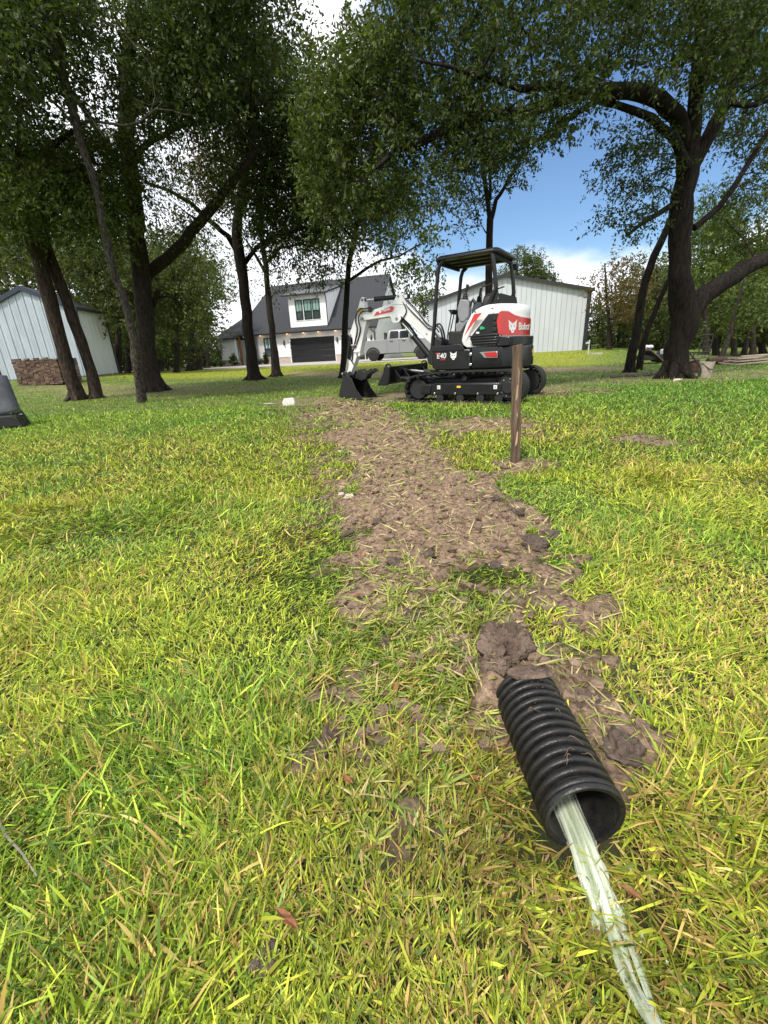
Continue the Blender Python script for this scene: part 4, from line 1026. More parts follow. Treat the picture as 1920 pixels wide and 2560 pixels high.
for sgn in (0, 1):
    u0, u1 = (-.12, W_ / 2) if sgn == 0 else (W_ / 2, W_ + .12)
    z = lambda u: roof_h(u, W_, H_, RISE) + .03
    rf.add([(u0, .10, z(u0)), (u1, .10, z(u1)), (u1, -DEP - .1, z(u1)), (u0, -DEP - .1, z(u0)), (u0, .10, z(u0) + .05), (u1, .10, z(u1) + .05), (u1, -DEP - .1, z(u1) + .05), (u0, -DEP - .1, z(u0) + .05)],
           [(0, 1, 2, 3), (7, 6, 5, 4), (0, 4, 5, 1), (1, 5, 6, 2), (2, 6, 7, 3), (3, 7, 4, 0)])
rf.build('roof', M_BLACKTRIM, LS, smooth_deg=0)
for sgn in (0, 1):
    u0, u1 = (-.14, W_ / 2) if sgn == 0 else (W_ / 2, W_ + .14)
    z0, z1 = roof_h(u0, W_, H_, RISE) + .085, roof_h(u1, W_, H_, RISE) + .085
    MB().prism_y([(u0, z0 - .20), (u1, z1 - .20), (u1, z1), (u0, z0)], .035, .125).build('rake_trim', M_NAVY, LS, smooth_deg=0)
MB().box((-.045, .0, H_ / 2), (.06, .10, H_)).build('corner_trim', M_BLACKTRIM, LS); MB().box((-.03, -DEP, H_ / 2), (.06, .1, H_)).build('corner_trim', M_BLACKTRIM, LS)
MB().box((W_ + .03, 0, H_ / 2), (.06, .1, H_)).build('corner_trim', M_BLACKTRIM, LS)
MB().box((-.10, -DEP / 2, H_ - .02), (.12, DEP + .1, .12)).build('gutter', M_BLACKTRIM, LS)
# white conduit mast beside it
g = gnd(284, 940); tp = at(240, 782, g.y)
o = MB().tube([(g.x, g.y, g.z - .1), (tp.x, g.y, tp.z)], [.035, .03], 8)
o.box((g.x + (tp.x - g.x) * .55, g.y - .03, g.z + (tp.z - g.z) * .55), (.1, .1, .14)); o = o.build('conduit_mast', M_WHITE); tag(o, 'thin white conduit mast standing at the back corner of the metal shed', 'mast')
for i, (a, b_, da, db, lab) in enumerate([((262, 830), (440, 815), g.y, 48, 'upper thin pale wire running from the mast into the trees'), ((270, 862), (430, 850), g.y, 50, 'lower thin pale wire running from the mast into the trees')]):
    p, q = at(*a, da), at(*b_, db); md = p.lerp(q, .5) - Vector((0, 0, .25))
    tag(MB().tube([p, md, q], .012, 4).build('overhead_wire', M_WHITE), lab, 'wire')

# ---- stack of bricks before the shed
M_RBRICK = [mat('red_brick_' + s, c, .9, var=.3, scale=25, bump=.3) for s, c in (('brown', (.100, .058, .040)), ('dark', (.066, .042, .032)), ('tan', (.15, .096, .068)))]
bl = at(55, 938, 20.3); g0 = float(terrain(np.array([-16.0]), np.array([20.3]))[0])
BP = empty('brick_stack', (-14.9, 20.3, g0), R(-6), 'waist-high stack of loose brown bricks before the metal shed', 'brick stack')
bm_ = MB().box((0, 0, 0), (.205, .10, .062)); brick_meshes = []
for m_ in M_RBRICK:
    o = bm_.build('brick', m_, BP, smooth_deg=0); brick_meshes.append(o.data); bpy.data.objects.remove(o)
rb = random.Random(8); nb = 0
for row in range(17):
    ncol = 10
    for c in range(ncol):
        for face in (0, 1):
            if face == 1 and c > 3: continue
            if row == 16 and rb.random() < .45: continue
            o = bpy.data.objects.new('brick', rb.choice(brick_meshes)); COL.objects.link(o); o.parent = BP; nb += 1
            if face == 0:
                o.location = (-1.0 + c * .215 + (row % 2) * .03 + rb.uniform(-.012, .012), rb.uniform(-.02, .02), .035 + row * .066); o.rotation_euler = (rb.uniform(-.03, .03), rb.uniform(-.02, .02), rb.uniform(-.09, .09))
            else:
                o.location = (-1.06 + 2.22, .16 + c * .22 + rb.uniform(-.012, .012), .035 + row * .066); o.rotation_euler = (0, 0, math.pi / 2 + rb.uniform(-.08, .08))
MB().box((.05, .5, .52), (2.0, .85, 1.02)).build('stack_core', M_RBRICK[1], BP, smooth_deg=0)

# ---- big white shed at the right
RS = empty('white_metal_building', (17.16, 37.89, .2), math.pi - R(20.3), 'big white metal building with black roof trim behind the digger', 'building')
W2, H2, R2, D2 = 13.04, 4.6, 1.60, 16.0
npan = 33
for k in range(npan):
    u0, u1 = W2 * k / npan, W2 * (k + 1) / npan
    m = MB(); pr = [(u0 + .006, .0), (u0 + .02, .022), (u0 + .05, .022), (u0 + .065, 0), (u1 - .006, 0)]
    vs = [(a, b_, 0) for a, b_ in pr] + [(a, b_, roof_h(a, W2, H2, R2)) for a, b_ in pr] + [(a, -.03, 0) for a, b_ in pr] + [(a, -.03, roof_h(a, W2, H2, R2)) for a, b_ in pr]
    fs = []
    for i in range(4): fs += [(i + 1, i, 5 + i, 6 + i), (10 + i, 11 + i, 16 + i, 15 + i)]
    fs += [(0, 10, 15, 5), (4, 9, 19, 14)]
    m.add(vs, fs); m.build('wall_panel', M_WHITEMETAL, RS, smooth_deg=0)
MB().prism_y([(0.05, 0), (W2 - .05, 0), (W2 - .05, H2 - .1), (W2 / 2, H2 + R2 - .1), (.05, H2 - .1)], -.05, -D2).build('shell_wall', M_WHITEMETAL, RS, smooth_deg=0)
rf = MB()
for sgn in (0, 1):
    u0, u1 = (-.30, W2 / 2) if sgn == 0 else (W2 / 2, W2 + .30)
    z = lambda u: roof_h(u, W2, H2, R2) + .02
    rf.add([(u0, .28, z(u0)), (u1, .28, z(u1)), (u1, -D2, z(u1)), (u0, -D2, z(u0)), (u0, .28, z(u0) + .07), (u1, .28, z(u1) + .07), (u1, -D2, z(u1) + .07), (u0, -D2, z(u0) + .07)],
           [(0, 1, 2, 3), (7, 6, 5, 4), (0, 4, 5, 1), (1, 5, 6, 2), (2, 6, 7, 3), (3, 7, 4, 0)])
rf.build('roof', M_BLACKTRIM, RS, smooth_deg=0)
for sgn in (0, 1):
    u0, u1 = (-.33, W2 / 2) if sgn == 0 else (W2 / 2, W2 + .33)
    z0, z1 = roof_h(u0, W2, H2, R2) + .11, roof_h(u1, W2, H2, R2) + .11
    MB().prism_y([(u0, z0 - .24), (u1, z1 - .24), (u1, z1), (u0, z0)], .283, .33).build('rake_trim', M_BLACKTRIM, RS, smooth_deg=0)
MB().box((-.05, .0, H2 / 2), (.30, .13, H2)).build('corner_trim', M_BLACKTRIM, RS); MB().box((-.34, -D2 / 2, H2 + .03), (.16, D2, .16)).build('gutter', M_BLACKTRIM, RS)
MB().box((W2 / 2, -D2 / 2, -.4), (W2 + .1, D2, .78)).build('foundation', M_FOUND, RS)

# ---- the white house
TH = R(18); HO = Vector((-9.13, 49.5, .29))
HS = empty('white_house', HO, -TH, 'white farmhouse with charcoal roof, dormer and black garage doors', 'house')
def wall(u0, u1, z0, z1, y, m=M_WHITE, name='wall', t=.15): return MB().box(((u0 + u1) / 2, y + t / 2, (z0 + z1) / 2), (u1 - u0, t, z1 - z0)).build(name, m, HS, smooth_deg=0)
wall(-3.85, 0.0, 0, 3.12, 0); wall(0, 5.3, 2.46, 3.12, 0); wall(5.3, 5.85, 0, 3.12, 0); wall(5.85, 8.85, 2.46, 3.12, 0); wall(8.85, 9.68, 0, 3.12, 0)
wall(-8.5, -6.2, 0, 2.75, -.6); wall(-6.3, -3.85, 0, 3.0, 1.5, name='porch_wall'); MB().box((-3.8, .75, 1.5), (.12, 1.5, 3.0)).build('porch_wall', M_WHITE, HS)
bt = MB()
for u in np.arange(-3.6, -.1, .4): bt.box((u, -.012, 1.6), (.05, .022, 2.9))
for u in np.arange(-8.3, -6.3, .4): bt.box((u, -.612, 1.5), (.05, .022, 2.4))
for u in np.arange(.6, 4.6, .4): bt.box((u, -.012, 4.9), (.04, .022, 2.9)) if not (1.1 < u < 4.0) else bt.box((u, -.012, 3.77), (.04, .022, .7))
for w in np.arange(.4, 10.2, .4): bt.box((9.70, w, min(3.1 + min(w, 10.6 - w), 8) / 2), (.022, .05, min(3.1 + min(w, 10.6 - w), 8) - .1))
o = bt.build('batten', M_WHITE, HS, smooth_deg=0); o['kind'] = 'stuff'
for u0, u1, y in ((-3.86, -.02, -.05), (5.32, 5.83, -.05), (8.87, 9.7, -.05), (-8.52, -6.2, -.65)):
    MB().box(((u0 + u1) / 2, y + .02, .31), (u1 - u0, .11, .62)).build('brick_skirt', M_BRICKW, HS, smooth_deg=0); MB().box(((u0 + u1) / 2, y + .01, .645), (u1 - u0 + .02, .14, .045)).build('skirt_ledge', M_BRICKW, HS)
def gdoor(u0, u1, name='garage_door'):
    d_ = MB().box(((u0 + u1) / 2, .16, 1.23), (u1 - u0, .04, 2.46)).build(name, M_GDOOR, HS, smooth_deg=0)
    for k in range(4): MB().box(((u0 + u1) / 2, .12, .31 + k * .612), (u1 - u0 - .02, .05, .585)).build('door_panel', M_GDOOR, d_, bevel=.015)
    for a in (u0 - .06, u1 + .06): MB().box((a, -.02, 1.23), (.12, .04, 2.46)).build('door_trim', M_WHITE, d_)
gdoor(.10, 5.22); gdoor(5.93, 8.78)
def window(u0, u1, z0, z1, y, par=HS, split=.42):
    f = MB()
    for a, b_, c, d_ in ((u0 - .05, u0 + .04, z0, z1), (u1 - .04, u1 + .05, z0, z1), (u0 - .05, u1 + .05, z0 - .05, z0 + .04), (u0 - .05, u1 + .05, z1 - .04, z1 + .05), (u0, u1, z0 + (z1 - z0) * split - .03, z0 + (z1 - z0) * split + .03)):
        f.box(((a + b_) / 2, y - .03, (c + d_) / 2), (b_ - a, .07, d_ - c))
    f.box(((u0 + u1) / 2, y - .025, z0 + (z1 - z0) * (.5 + split / 2)), (.025, .05, (z1 - z0) * (1 - split)))
    w = f.build('window', M_BLACKTRIM, par, smooth_deg=0)
    zm = z0 + (z1 - z0) * split
    MB().box(((u0 + u1) / 2, y + .0, (zm + z1) / 2), (u1 - u0 - .06, .02, z1 - zm - .05)).build('pane', M_WGLASS, w, smooth_deg=0)
    MB().box(((u0 + u1) / 2, y - .008, (zm + z0) / 2), (u1 - u0 - .06, .02, zm - z0 - .05)).build('pane', M_WGLASSD, w, smooth_deg=0)
    return w
window(-2.98, -2.0, .85, 2.6, -.01)
# roof: eaves at the front, ridge 5.3 m back
EZ, EY, RZ, RY = 3.03, -.55, 8.35, 5.2
def slab(pts, t, name, m, par=HS):
    a, b_, c = Vector(pts[0]), Vector(pts[1]), Vector(pts[2]); nrm = (b_ - a).cross(c - a).normalized()
    if nrm.z < 0: nrm = -nrm; pts = pts[::-1]
    n_ = len(pts); vs = list(pts) + [tuple(Vector(p) - nrm * t) for p in pts]
    return MB().add(vs, [tuple(range(n_)), tuple(range(2 * n_ - 1, n_ - 1, -1))] + [(i, i + n_, (i + 1) % n_ + n_, (i + 1) % n_) for i in range(n_)]).build(name, m, par, smooth_deg=0)
slab([(-6.45, EY, EZ), (9.95, EY, EZ), (9.95, RY, RZ), (-4.3, RY, RZ)], .14, 'roof', M_SHINGLE)
slab([(9.95, RY, RZ), (9.95, 11.0, EZ), (-6.45, 11.0, EZ), (-4.3, RY, RZ)], .14, 'roof', M_SHINGLE)
slab([(-6.45, EY, EZ), (-4.3, RY, RZ), (-6.45, 11.0, EZ)], .14, 'roof', M_SHINGLE)
MB().box((1.75, EY - .03, EZ - .04), (16.5, .10, .16)).build('gutter', M_BLACKTRIM, HS)
MB().prism_x([(0, 0), (10.6, 0), (10.6, 3.05), (5.3, 8.2), (0, 3.05)], 9.53, 9.68).build('gable_wall', M_WHITE, HS, smooth_deg=0)
for a, b_ in (((EY, EZ), (RY, RZ)), ((11.0, EZ), (RY, RZ))):
    MB().add([(9.9, a[0], a[1] - .22), (9.9, b_[0], b_[1] - .22), (9.9, b_[0], b_[1] + .03), (9.9, a[0], a[1] + .03), (9.975, a[0], a[1] - .22), (9.975, b_[0], b_[1] - .22), (9.975, b_[0], b_[1] + .03), (9.975, a[0], a[1] + .03)], [(0, 1, 2, 3), (7, 6, 5, 4), (0, 4, 5, 1), (1, 5, 6, 2), (2, 6, 7, 3), (3, 7, 4, 0)]).build('rake_trim', M_BLACKTRIM, HS, smooth_deg=0)
gw = MB().box((9.70, 5.3, 5.6), (.05, 1.0, 1.3)).build('window', M_BLACKTRIM, HS); MB().box((9.73, 5.3, 5.6), (.03, .84, 1.14)).build('pane', M_WGLASS, gw)
gw = MB().box((9.70, 3.4, 1.7), (.05, 1.1, 1.7)).build('window', M_BLACKTRIM, HS); MB().box((9.73, 3.4, 1.7), (.03, .94, 1.54)).build('pane', M_WGLASSD, gw)
MB().tube([(9.45, -.62, 3.0), (9.45, -.62, 2.75), (9.6, -.08, 2.5), (9.6, -.08, .1)], .05, 8).build('downspout', M_BLACKTRIM, HS)
# dormer
DM = MB().box((2.54, .02, 4.93), (4.12, .12, 3.06)).build('dormer', M_WHITE, HS, smooth_deg=0)
for u in (.48, 4.60): MB().prism_x([(.0, 3.4), (.0, 6.45), (4.0, 7.4), (4.3, 7.4)], u - .06, u + .06).build('dormer_side', M_WHITE, DM, smooth_deg=0)
slab([(-.05, -.5, 6.52), (4.85, -.5, 6.52), (4.85, 4.5, 7.72), (-.05, 4.5, 7.72)], .12, 'dormer_roof', M_BLACKTRIM, DM)
MB().box((2.4, -.52, 6.46), (4.95, .08, .14)).build('dormer_gutter', M_BLACKTRIM, DM)
MB().tube([(4.72, -.5, 6.4), (4.72, -.12, 6.15), (4.72, -.12, 3.5)], .045, 8).build('dormer_downspout', M_BLACKTRIM, DM)
for a, b_ in ((1.27, 1.97), (2.20, 2.98), (3.16, 3.89)): window(a, b_, 4.21, 5.98, -.05)
MB().box((2.58, -.05, 4.12), (2.95, .06, .10)).build('window_sill', M_WHITE, DM)
# left wing with its own lower roof
slab([(-8.85, -1.0, 2.82), (-5.9, -1.0, 2.82), (-5.0, 3.2, 5.4), (-6.6, 3.2, 5.4)], .12, 'wing_roof', M_SHINGLE)
slab([(-8.85, -1.0, 2.82), (-6.6, 3.2, 5.4), (-8.85, 7.4, 2.82)], .12, 'wing_roof', M_SHINGLE)
MB().box((-7.4, -1.03, 2.78), (3.0, .09, .14)).build('wing_gutter', M_BLACKTRIM, HS)
MB().box((-8.46, 3, 1.4), (.12, 7.2, 2.8)).build('wing_wall', M_WHITE, HS)
MB().box((-5.85, -.35, 1.5), (.20, .20, 3.0)).build('porch_post', M_CEDAR, HS, bevel=.01)
for i, u in enumerate((-5.2, -3.2, .0, 1.9, 3.6, 5.5)):
    MB().cyl((u, -.28, 2.90), (u, -.28, 2.98), .09, 10).build('soffit_light', M_LAMP, HS)
for u in (-.55, 5.56, 9.25):
    s_ = MB().box((u, -.09, 2.0), (.16, .14, .34), taper=.8).box((u, -.07, 2.24), (.08, .10, .14)).build('wall_lantern', M_BLACKTRIM, HS); MB().box((u, -.165, 1.98), (.09, .02, .2)).build('lantern_glass', M_DARKGLASS, s_)
MB().box((1.7, 1.8, 7.3 - 2.0), (.1, .1, .3)).build('roof_vent', M_BLACKTRIM, HS)

# driveway and its pale edge
def hw(u, w, z=0): c, s = math.cos(-TH), math.sin(-TH); return (HO.x + u * c - w * s, HO.y + u * s + w * c, HO.z + z)
dr = [hw(-5.2, -.1), hw(-5.2, -9), hw(-1, -12.5), hw(10, -13.5), hw(24, -14.5), hw(24, -6), hw(11, -1.0), hw(9.7, .0)]
top = [(p[0], p[1], float(terrain(np.array([p[0]]), np.array([p[1]]))[0]) + .05) for p in dr]
n_ = len(top); m = MB().add(top + [(p[0], p[1], p[2] - .2) for p in top], [tuple(range(n_ - 1, -1, -1))] + [(i, (i + 1) % n_, (i + 1) % n_ + n_, i + n_) for i in range(n_)])
o = m.build('driveway', M_CONC, None, smooth_deg=0); tag(o, kind='structure')
o = MB().box((0, 0, 0), (15.5, .35, .12)).build('garden_edging', M_CONC); p = hw(-11.5, -4.2); o.location = (p[0], p[1], p[2] - .03); o.rotation_euler = (0, 0, -TH); tag(o, 'pale concrete edging of the garden bed before the house', 'edging')

# ---- planting before the house
M_MULCH = None
def bush(label, u, w, r, h, pal=P_MID, n=26, leaf=.13, seed=1, name='shrub', cat='shrub', group='shrubs along the house'):
    rng = np.random.default_rng(seed); p = hw(u, w); z = float(terrain(np.array([p[0]]), np.array([p[1]]))[0])
    t = empty(name, (p[0], p[1], z), 0, label, cat, group)
    st = MB()
    for k in range(5): st.tube([(0, 0, -.05), (random.uniform(-.3, .3) * r, random.uniform(-.3, .3) * r, h * .4), (random.uniform(-.7, .7) * r, random.uniform(-.7, .7) * r, h * .8)], [.03, .02, .008], 5)
    st.build('stem', M_BARK, t)
    c = rng.normal(0, .42, (n, 3)) * np.array([r, r, h * .45]) + np.array([0, 0, h * .55]); c[:, 2] = np.clip(c[:, 2], .05, h)
    o_ = np.repeat(c, 8, 0); d_ = rng.normal(0, 1, o_.shape); d_[:, 2] += .3; d_ /= np.linalg.norm(d_, axis=1, keepdims=True)
    q = leaves_mesh(o_, d_, rng.uniform(.15, .35, len(o_)) * max(r, .5), 6, leaf, .45, pal, rng)
    o = bpy.data.objects.new('foliage', np_mesh('foliage', q[0], q[1], q[2], M_LEAF, q[3])); COL.objects.link(o); o.parent = t; o['kind'] = 'stuff'
    return t
bush('large bushy shrub at the left corner of the house', -9.6, -2.6, 1.3, 2.5, P_LIGHT, 60, .24, 1)
bush('thin-stemmed small tree before the left wing of the house', -7.2, -2.5, 1.1, 2.6, P_LIGHT, 22, .15, 2)
bush('leafy pot plant beside the cedar porch post', -5.6, -2.2, .5, 1.3, P_LIGHT, 16, .16, 3)
for i, (u, w, lab) in enumerate([(-8.2, -3.3, 'leftmost low round shrub of the garden bed'), (-7.3, -3.4, 'low round shrub below the left wing'), (-6.4, -3.4, 'low round shrub before the cedar post'), (-5.2, -2.6, 'low round shrub right of the cedar post'), (-3.3, -1.2, 'low shrub left of the house window'), (-2.5, -1.2, 'low shrub under the house window')]):
    bush(lab, u, w, .42, .55, P_MID, 14, .11, 20 + i)
bush('reddish flowering shrub at the left end of the garden bed', -10.6, -4.0, .7, .7, [(.30, .05, .03), (.07, .10, .02), (.10, .13, .03)], 20, .12, 31)
bush('upright cactus-like dark plant under the house window', -2.1, -1.6, .18, 1.3, P_DARK, 16, .14, 32)
p = hw(-5.6, -2.2); o = MB().lathe([(.02, .02), (.22, .02), (.30, .5), (.33, .52), (.30, .52), (.27, .46), (.02, .44)], 16).build('plant_pot', M_WHITE); o.location = p; tag(o, 'pale plant pot by the porch of the house', 'plant pot')
# white garden goose
g = hw(-9.7, -4.6); z = float(terrain(np.array([g[0]]), np.array([g[1]]))[0])
m = MB().tube([(-.30, 0, .30), (-.16, 0, .26), (.06, 0, .26), (.20, 0, .34), (.24, 0, .52), (.25, 0, .64), (.31, 0, .70), (.40, 0, .68)], [.02, .12, .15, .09, .05, .045, .06, .02], 10)
m.cyl((.0, .05, 0), (.0, .05, .16), .02, 6).cyl((.0, -.05, 0), (.0, -.05, .16), .02, 6)
o = m.build('garden_goose', M_WHITE); o.location = (g[0], g[1], z); o.scale = (1.3, 1.3, 1.3); tag(o, 'small white goose ornament at the edge of the garden bed', 'ornament')
# distant little barn on the far field
p = at(1902, 864, 62); zz = float(terrain(np.array([p.x]), np.array([p.y]))[0])
BN = empty('far_barn', (p.x, p.y, zz), R(20), 'small grey barn far off at the right edge of the field', 'barn')
MB().box((0, 0, 1.1), (4, 3, 2.2)).build('wall', M_FOUND, BN, smooth_deg=0); MB().prism_y([(-2.3, 2.15), (2.3, 2.15), (0, 3.3)], -1.7, 1.7).build('roof', M_BLACKTRIM, BN, smooth_deg=0)
# ================================================================== mini excavator
M_XW = mat('machine_white', (.68, .685, .67), .35, var=.03, scale=2, coat=.25)
M_XB = mat('machine_black', (.0075, .008, .009), .36, var=.3, scale=6, coat=.12, spec=.35)
M_XM = mat('machine_matte_black', (.009, .009, .0095), .6, var=.3, scale=8)
M_RUB = mat('track_rubber', (.012, .0115, .011), .85, var=.35, scale=12, bump=.4)
M_RED = mat('decal_red', (.52, .020, .012), .3, var=.08, scale=4, coat=.4)
M_DW = mat('decal_white', (.66, .66, .66), .4, var=.02)
M_GREY = mat('console_grey', (.20, .21, .22), .6, var=.06)
M_STEEL = mat('bright_steel', (.62, .63, .65), .22, metal=.95, var=.05)
M_YEL = mat('decal_yellow', (.75, .46, .02), .45, var=.05)
M_GRN = mat('cap_green', (.02, .32, .12), .4)
M_HOSE = mat('hydraulic_hose', (.014, .014, .014), .55)
M_LENS = mat('red_reflector', (.40, .012, .012), .2, var=.1, coat=.6)
M_SEAT = mat('seat_vinyl', (.018, .018, .019), .55, bump=.2, bscale=120)

XL = Vector((1.92, 8.8, 0)); XL.z = float(terrain(np.array([1.6]), np.array([8.8]))[0]) + .0
EX = empty('mini_excavator', XL, math.pi - R(32), 'white and black compact excavator with red panels standing on rubber tracks', 'excavator')

def text_mesh(body, size, ext=.002, bold=.0, shear=0.0, space=1.0):
    cu = bpy.data.curves.new('lettering', 'FONT'); cu.body = body; cu.size = size; cu.extrude = ext; cu.offset = bold; cu.align_x = 'LEFT'; cu.shear = shear; cu.space_character = space
    o = bpy.data.objects.new('lettering', cu); COL.objects.link(o)
    me = bpy.data.meshes.new_from_object(o.evaluated_get(bpy.context.evaluated_depsgraph_get()))
    bpy.data.objects.remove(o); bpy.data.curves.remove(cu)
    return me
def place_mesh(me, fn):
    for v in me.vertices: v.co = fn(v.co)
    me.update(); return me
def put(me, name, m, par):
    me.materials.clear(); me.materials.append(m); o = bpy.data.objects.new(name, me); COL.objects.link(o); o.parent = par; return o
CAT = [(-.50, .55), (-.42, .20), (-.46, -.02), (-.36, -.10), (-.40, -.26), (-.22, -.30), (-.14, -.50), (0, -.56), (.14, -.50), (.22, -.30), (.40, -.26), (.36, -.10), (.46, -.02), (.42, .20), (.50, .55), (.24, .34), (.0, .26), (-.24, .34)]
def cat_mesh(s):                                   # the wild-cat head emblem, in its own plane
    m = MB().prism_z([(x_ * s, y_ * s) for x_, y_ in CAT[::-1]], -.001, .001)
    me = bpy.data.meshes.new('emblem'); me.from_pydata(m.v, [], m.f); me.update(); return me
def eyes_mesh(s):
    m = MB()
    for sg in (-1, 1):
        m.prism_z([(sg * .10 * s, .02 * s), (sg * .27 * s, .12 * s), (sg * .25 * s, .02 * s), (sg * .14 * s, -.04 * s)], -.0016, .0016)
    m.prism_z([(-.07 * s, -.28 * s), (.07 * s, -.28 * s), (.0, -.38 * s)], -.0016, .0016)
    me = bpy.data.meshes.new('emblem_eyes'); me.from_pydata(m.v, [], m.f); me.update(); return me

# ---- undercarriage
def track_path():
    p = []
    for k in range(13): a = R(-90 + 180 * k / 12); p.append((.86 + .235 * math.cos(a), .242 + .235 * math.sin(a)))
    p += [(.62, .505), (.35, .528), (.0, .537), (-.4, .537), (-.7, .537)]
    for k in range(13): a = R(90 + 180 * k / 12); p.append((-.88 + .262 * math.cos(a), .270 + .263 * math.sin(a)))
    p += [(-.6, .007), (-.3, .007), (0, .007), (.3, .007), (.6, .007)]
    return p
TP = track_path()
def resample(p, n):
    a = np.array(p + [p[0]]); s = np.r_[0, np.cumsum(np.hypot(*np.diff(a, axis=0).T))]; q = np.linspace(0, s[-1], n, endpoint=False)
    return np.stack([np.interp(q, s, a[:, 0]), np.interp(q, s, a[:, 1])], 1)
lug_me = None
for sg in (1, -1):
    y0, y1 = sorted((sg * .50, sg * .85))
    outer = resample(TP, 90); nrm = np.roll(outer, -1, 0) - np.roll(outer, 1, 0); nrm /= np.linalg.norm(nrm, axis=1, keepdims=True); nrm = np.stack([-nrm[:, 1], nrm[:, 0]], 1)
    c_ = outer.mean(0); 
    if ((outer[0] + nrm[0] - c_) ** 2).sum() > ((outer[0] - c_) ** 2).sum(): nrm = -nrm
    inn = outer + nrm * .032
    rings = []
    for o_, i_ in zip(outer, inn): rings.append([(o_[0], y0, o_[1]), (o_[0], y1, o_[1]), (i_[0], y1, i_[1]), (i_[0], y0, i_[1])])
    tk = MB().loft(rings + [rings[0]], cap=False).build('track', M_RUB, EX, smooth_deg=35)
    lp = resample(TP, 46)
    for k in range(46):
        d = lp[(k + 1) % 46] - lp[k - 1]; ang = math.atan2(d[1], d[0])
        if lug_me is None:
            m = MB().prism_x([(-.165, .028), (.165, .028), (.172, -.004), (-.172, -.004)], -.026, .026); o = m.build('track_lug', M_RUB, tk, bevel=.006, seg=1); lug_me = o.data
        else:
            o = bpy.data.objects.new('track_lug', lug_me); COL.objects.link(o); o.parent = tk
        o.location = (lp[k][0], (y0 + y1) / 2 + (.012 if k % 2 else -.012), lp[k][1]); o.rotation_euler = (0, -ang, 0)
    tf = MB().prism_y([(.80, .15), (.80, .30), (.74, .335), (.56, .335), (.50, .355), (-.76, .350), (-.80, .30), (-.80, .16), (-.76, .135), (.54, .13), (.64, .13)], sg * .60, sg * .775).build('track_frame', M_XB, EX, bevel=.012)
    MB().prism_y([(.53, .145), (.49, .33), (-.76, .335), (-.765, .145)], sg * .775, sg * .805).build('side_plate', M_XB, tf, bevel=.008)
    MB().prism_y([(.80, .155), (.79, .29), (.74, .32), (.575, .32), (.60, .155)], sg * .775, sg * .795).build('front_plate', M_XB, tf, bevel=.008)
    for xx in (.50, .09, -.34, -.70): MB().cyl((xx, sg * .80, .165), (xx, sg * .817, .165), .020, 12).build('bolt', M_STEEL, tf, bevel=.003)
    for xx in (.40, .0, -.38, -.72): MB().cyl((xx, sg * .56, .085), (xx, sg * .80, .085), .072, 18).build('road_roller', M_XM, tf)
    MB().lathe([(.0, -.1), (.045, -.1), (.045, .1), (.03, .1), (.028, .085), (0, .085)], 18, Matrix.Translation((-.08, sg * .70, .435)) @ Matrix.Rotation(R(-90 * sg), 4, 'X')).build('carrier_roller', M_XM, tf)
    MB().cyl((.86, sg * .58, .242), (.86, sg * .78, .242), .185, 24).build('idler', M_XM, tf, bevel=.01)
    sp = MB().cyl((-.88, sg * .52, .27), (-.88, sg * .74, .27), .222, 32).cyl((-.88, sg * .55, .27), (-.88, sg * .79, .27), .185, 28).cyl((-.88, sg * .79, .27), (-.88, sg * .83, .27), .10, 20).build('sprocket', M_XM, tf, bevel=.008)
    for k in range(8): a = R(45 * k + 10); MB().cyl((-.88 + .145 * math.cos(a), sg * .79, .27 + .145 * math.sin(a)), (-.88 + .145 * math.cos(a), sg * .803, .27 + .145 * math.sin(a)), .013, 8).build('sprocket_bolt', M_STEEL, sp)
    for k in range(18): a = R(20 * k); MB().box((-.88 + .20 * math.cos(a), sg * .68, .27 + .20 * math.sin(a)), (.035, .06, .035)).build('sprocket_tooth', M_XM, sp)
    for xx in (.415, -.655): MB().box((xx, sg * .807, .278), (.062, .004, .066)).build('white_sticker', M_DW, tf); 
    for xx in (.415, -.655): MB().box((xx + .003, sg * .8095, .275), (.018, .003, .030)).build('sticker_mark', M_GREY, tf)
    MB().box((.02, sg * .807, .285), (.075, .004, .034)).build('yellow_sticker', M_YEL, tf)
MB().box((0, 0, .34), (1.25, 1.1, .18)).build('undercarriage_frame', M_XM, EX, bevel=.03)
MB().cyl((0, 0, .40), (0, 0, .585), .40, 36).build('swing_bearing', M_XM, EX, bevel=.01)

# ---- blade
bp_ = [(1.44, .66), (1.50, .672), (1.535, .64), (1.55, .55), (1.60, .46), (1.69, .345), (1.68, .325), (1.55, .325), (1.50, .36), (1.47, .48)]
bl = MB().prism_y(bp_, -.84, .84).build('dozer_blade', M_XB, EX, bevel=.01)
for sg in (1, -1):
    MB().prism_y([(1.43, .66), (1.50, .685), (1.56, .66), (1.58, .56), (1.64, .46), (1.72, .34), (1.70, .318), (1.48, .32), (1.44, .45)], sg * .84, sg * .862).build('blade_end_plate', M_XB, bl, bevel=.006)
    pts = [(1.49 + .06 * math.cos(R(a)), sg * .80, .665 + .05 * math.sin(R(a))) for a in range(-30, 211, 20)]
    MB().tube(pts, .016, 8).build('lifting_ring', M_XB, bl)
    MB().tube([(.55, sg * .38, .28), (.95, sg * .38, .33), (1.48, sg * .36, .42)], [.07, .06, .065], 10).build('blade_arm', M_XB, bl)
    for yy in (.25, .62): MB().prism_y([(1.46, .62), (1.30, .42), (1.36, .36), (1.50, .36)], sg * yy - .012, sg * yy + .012).build('blade_rib', M_XB, bl)
MB().box((1.455, 0, .655), (.05, 1.66, .035)).build('blade_top_tube', M_XB, bl, bevel=.01)
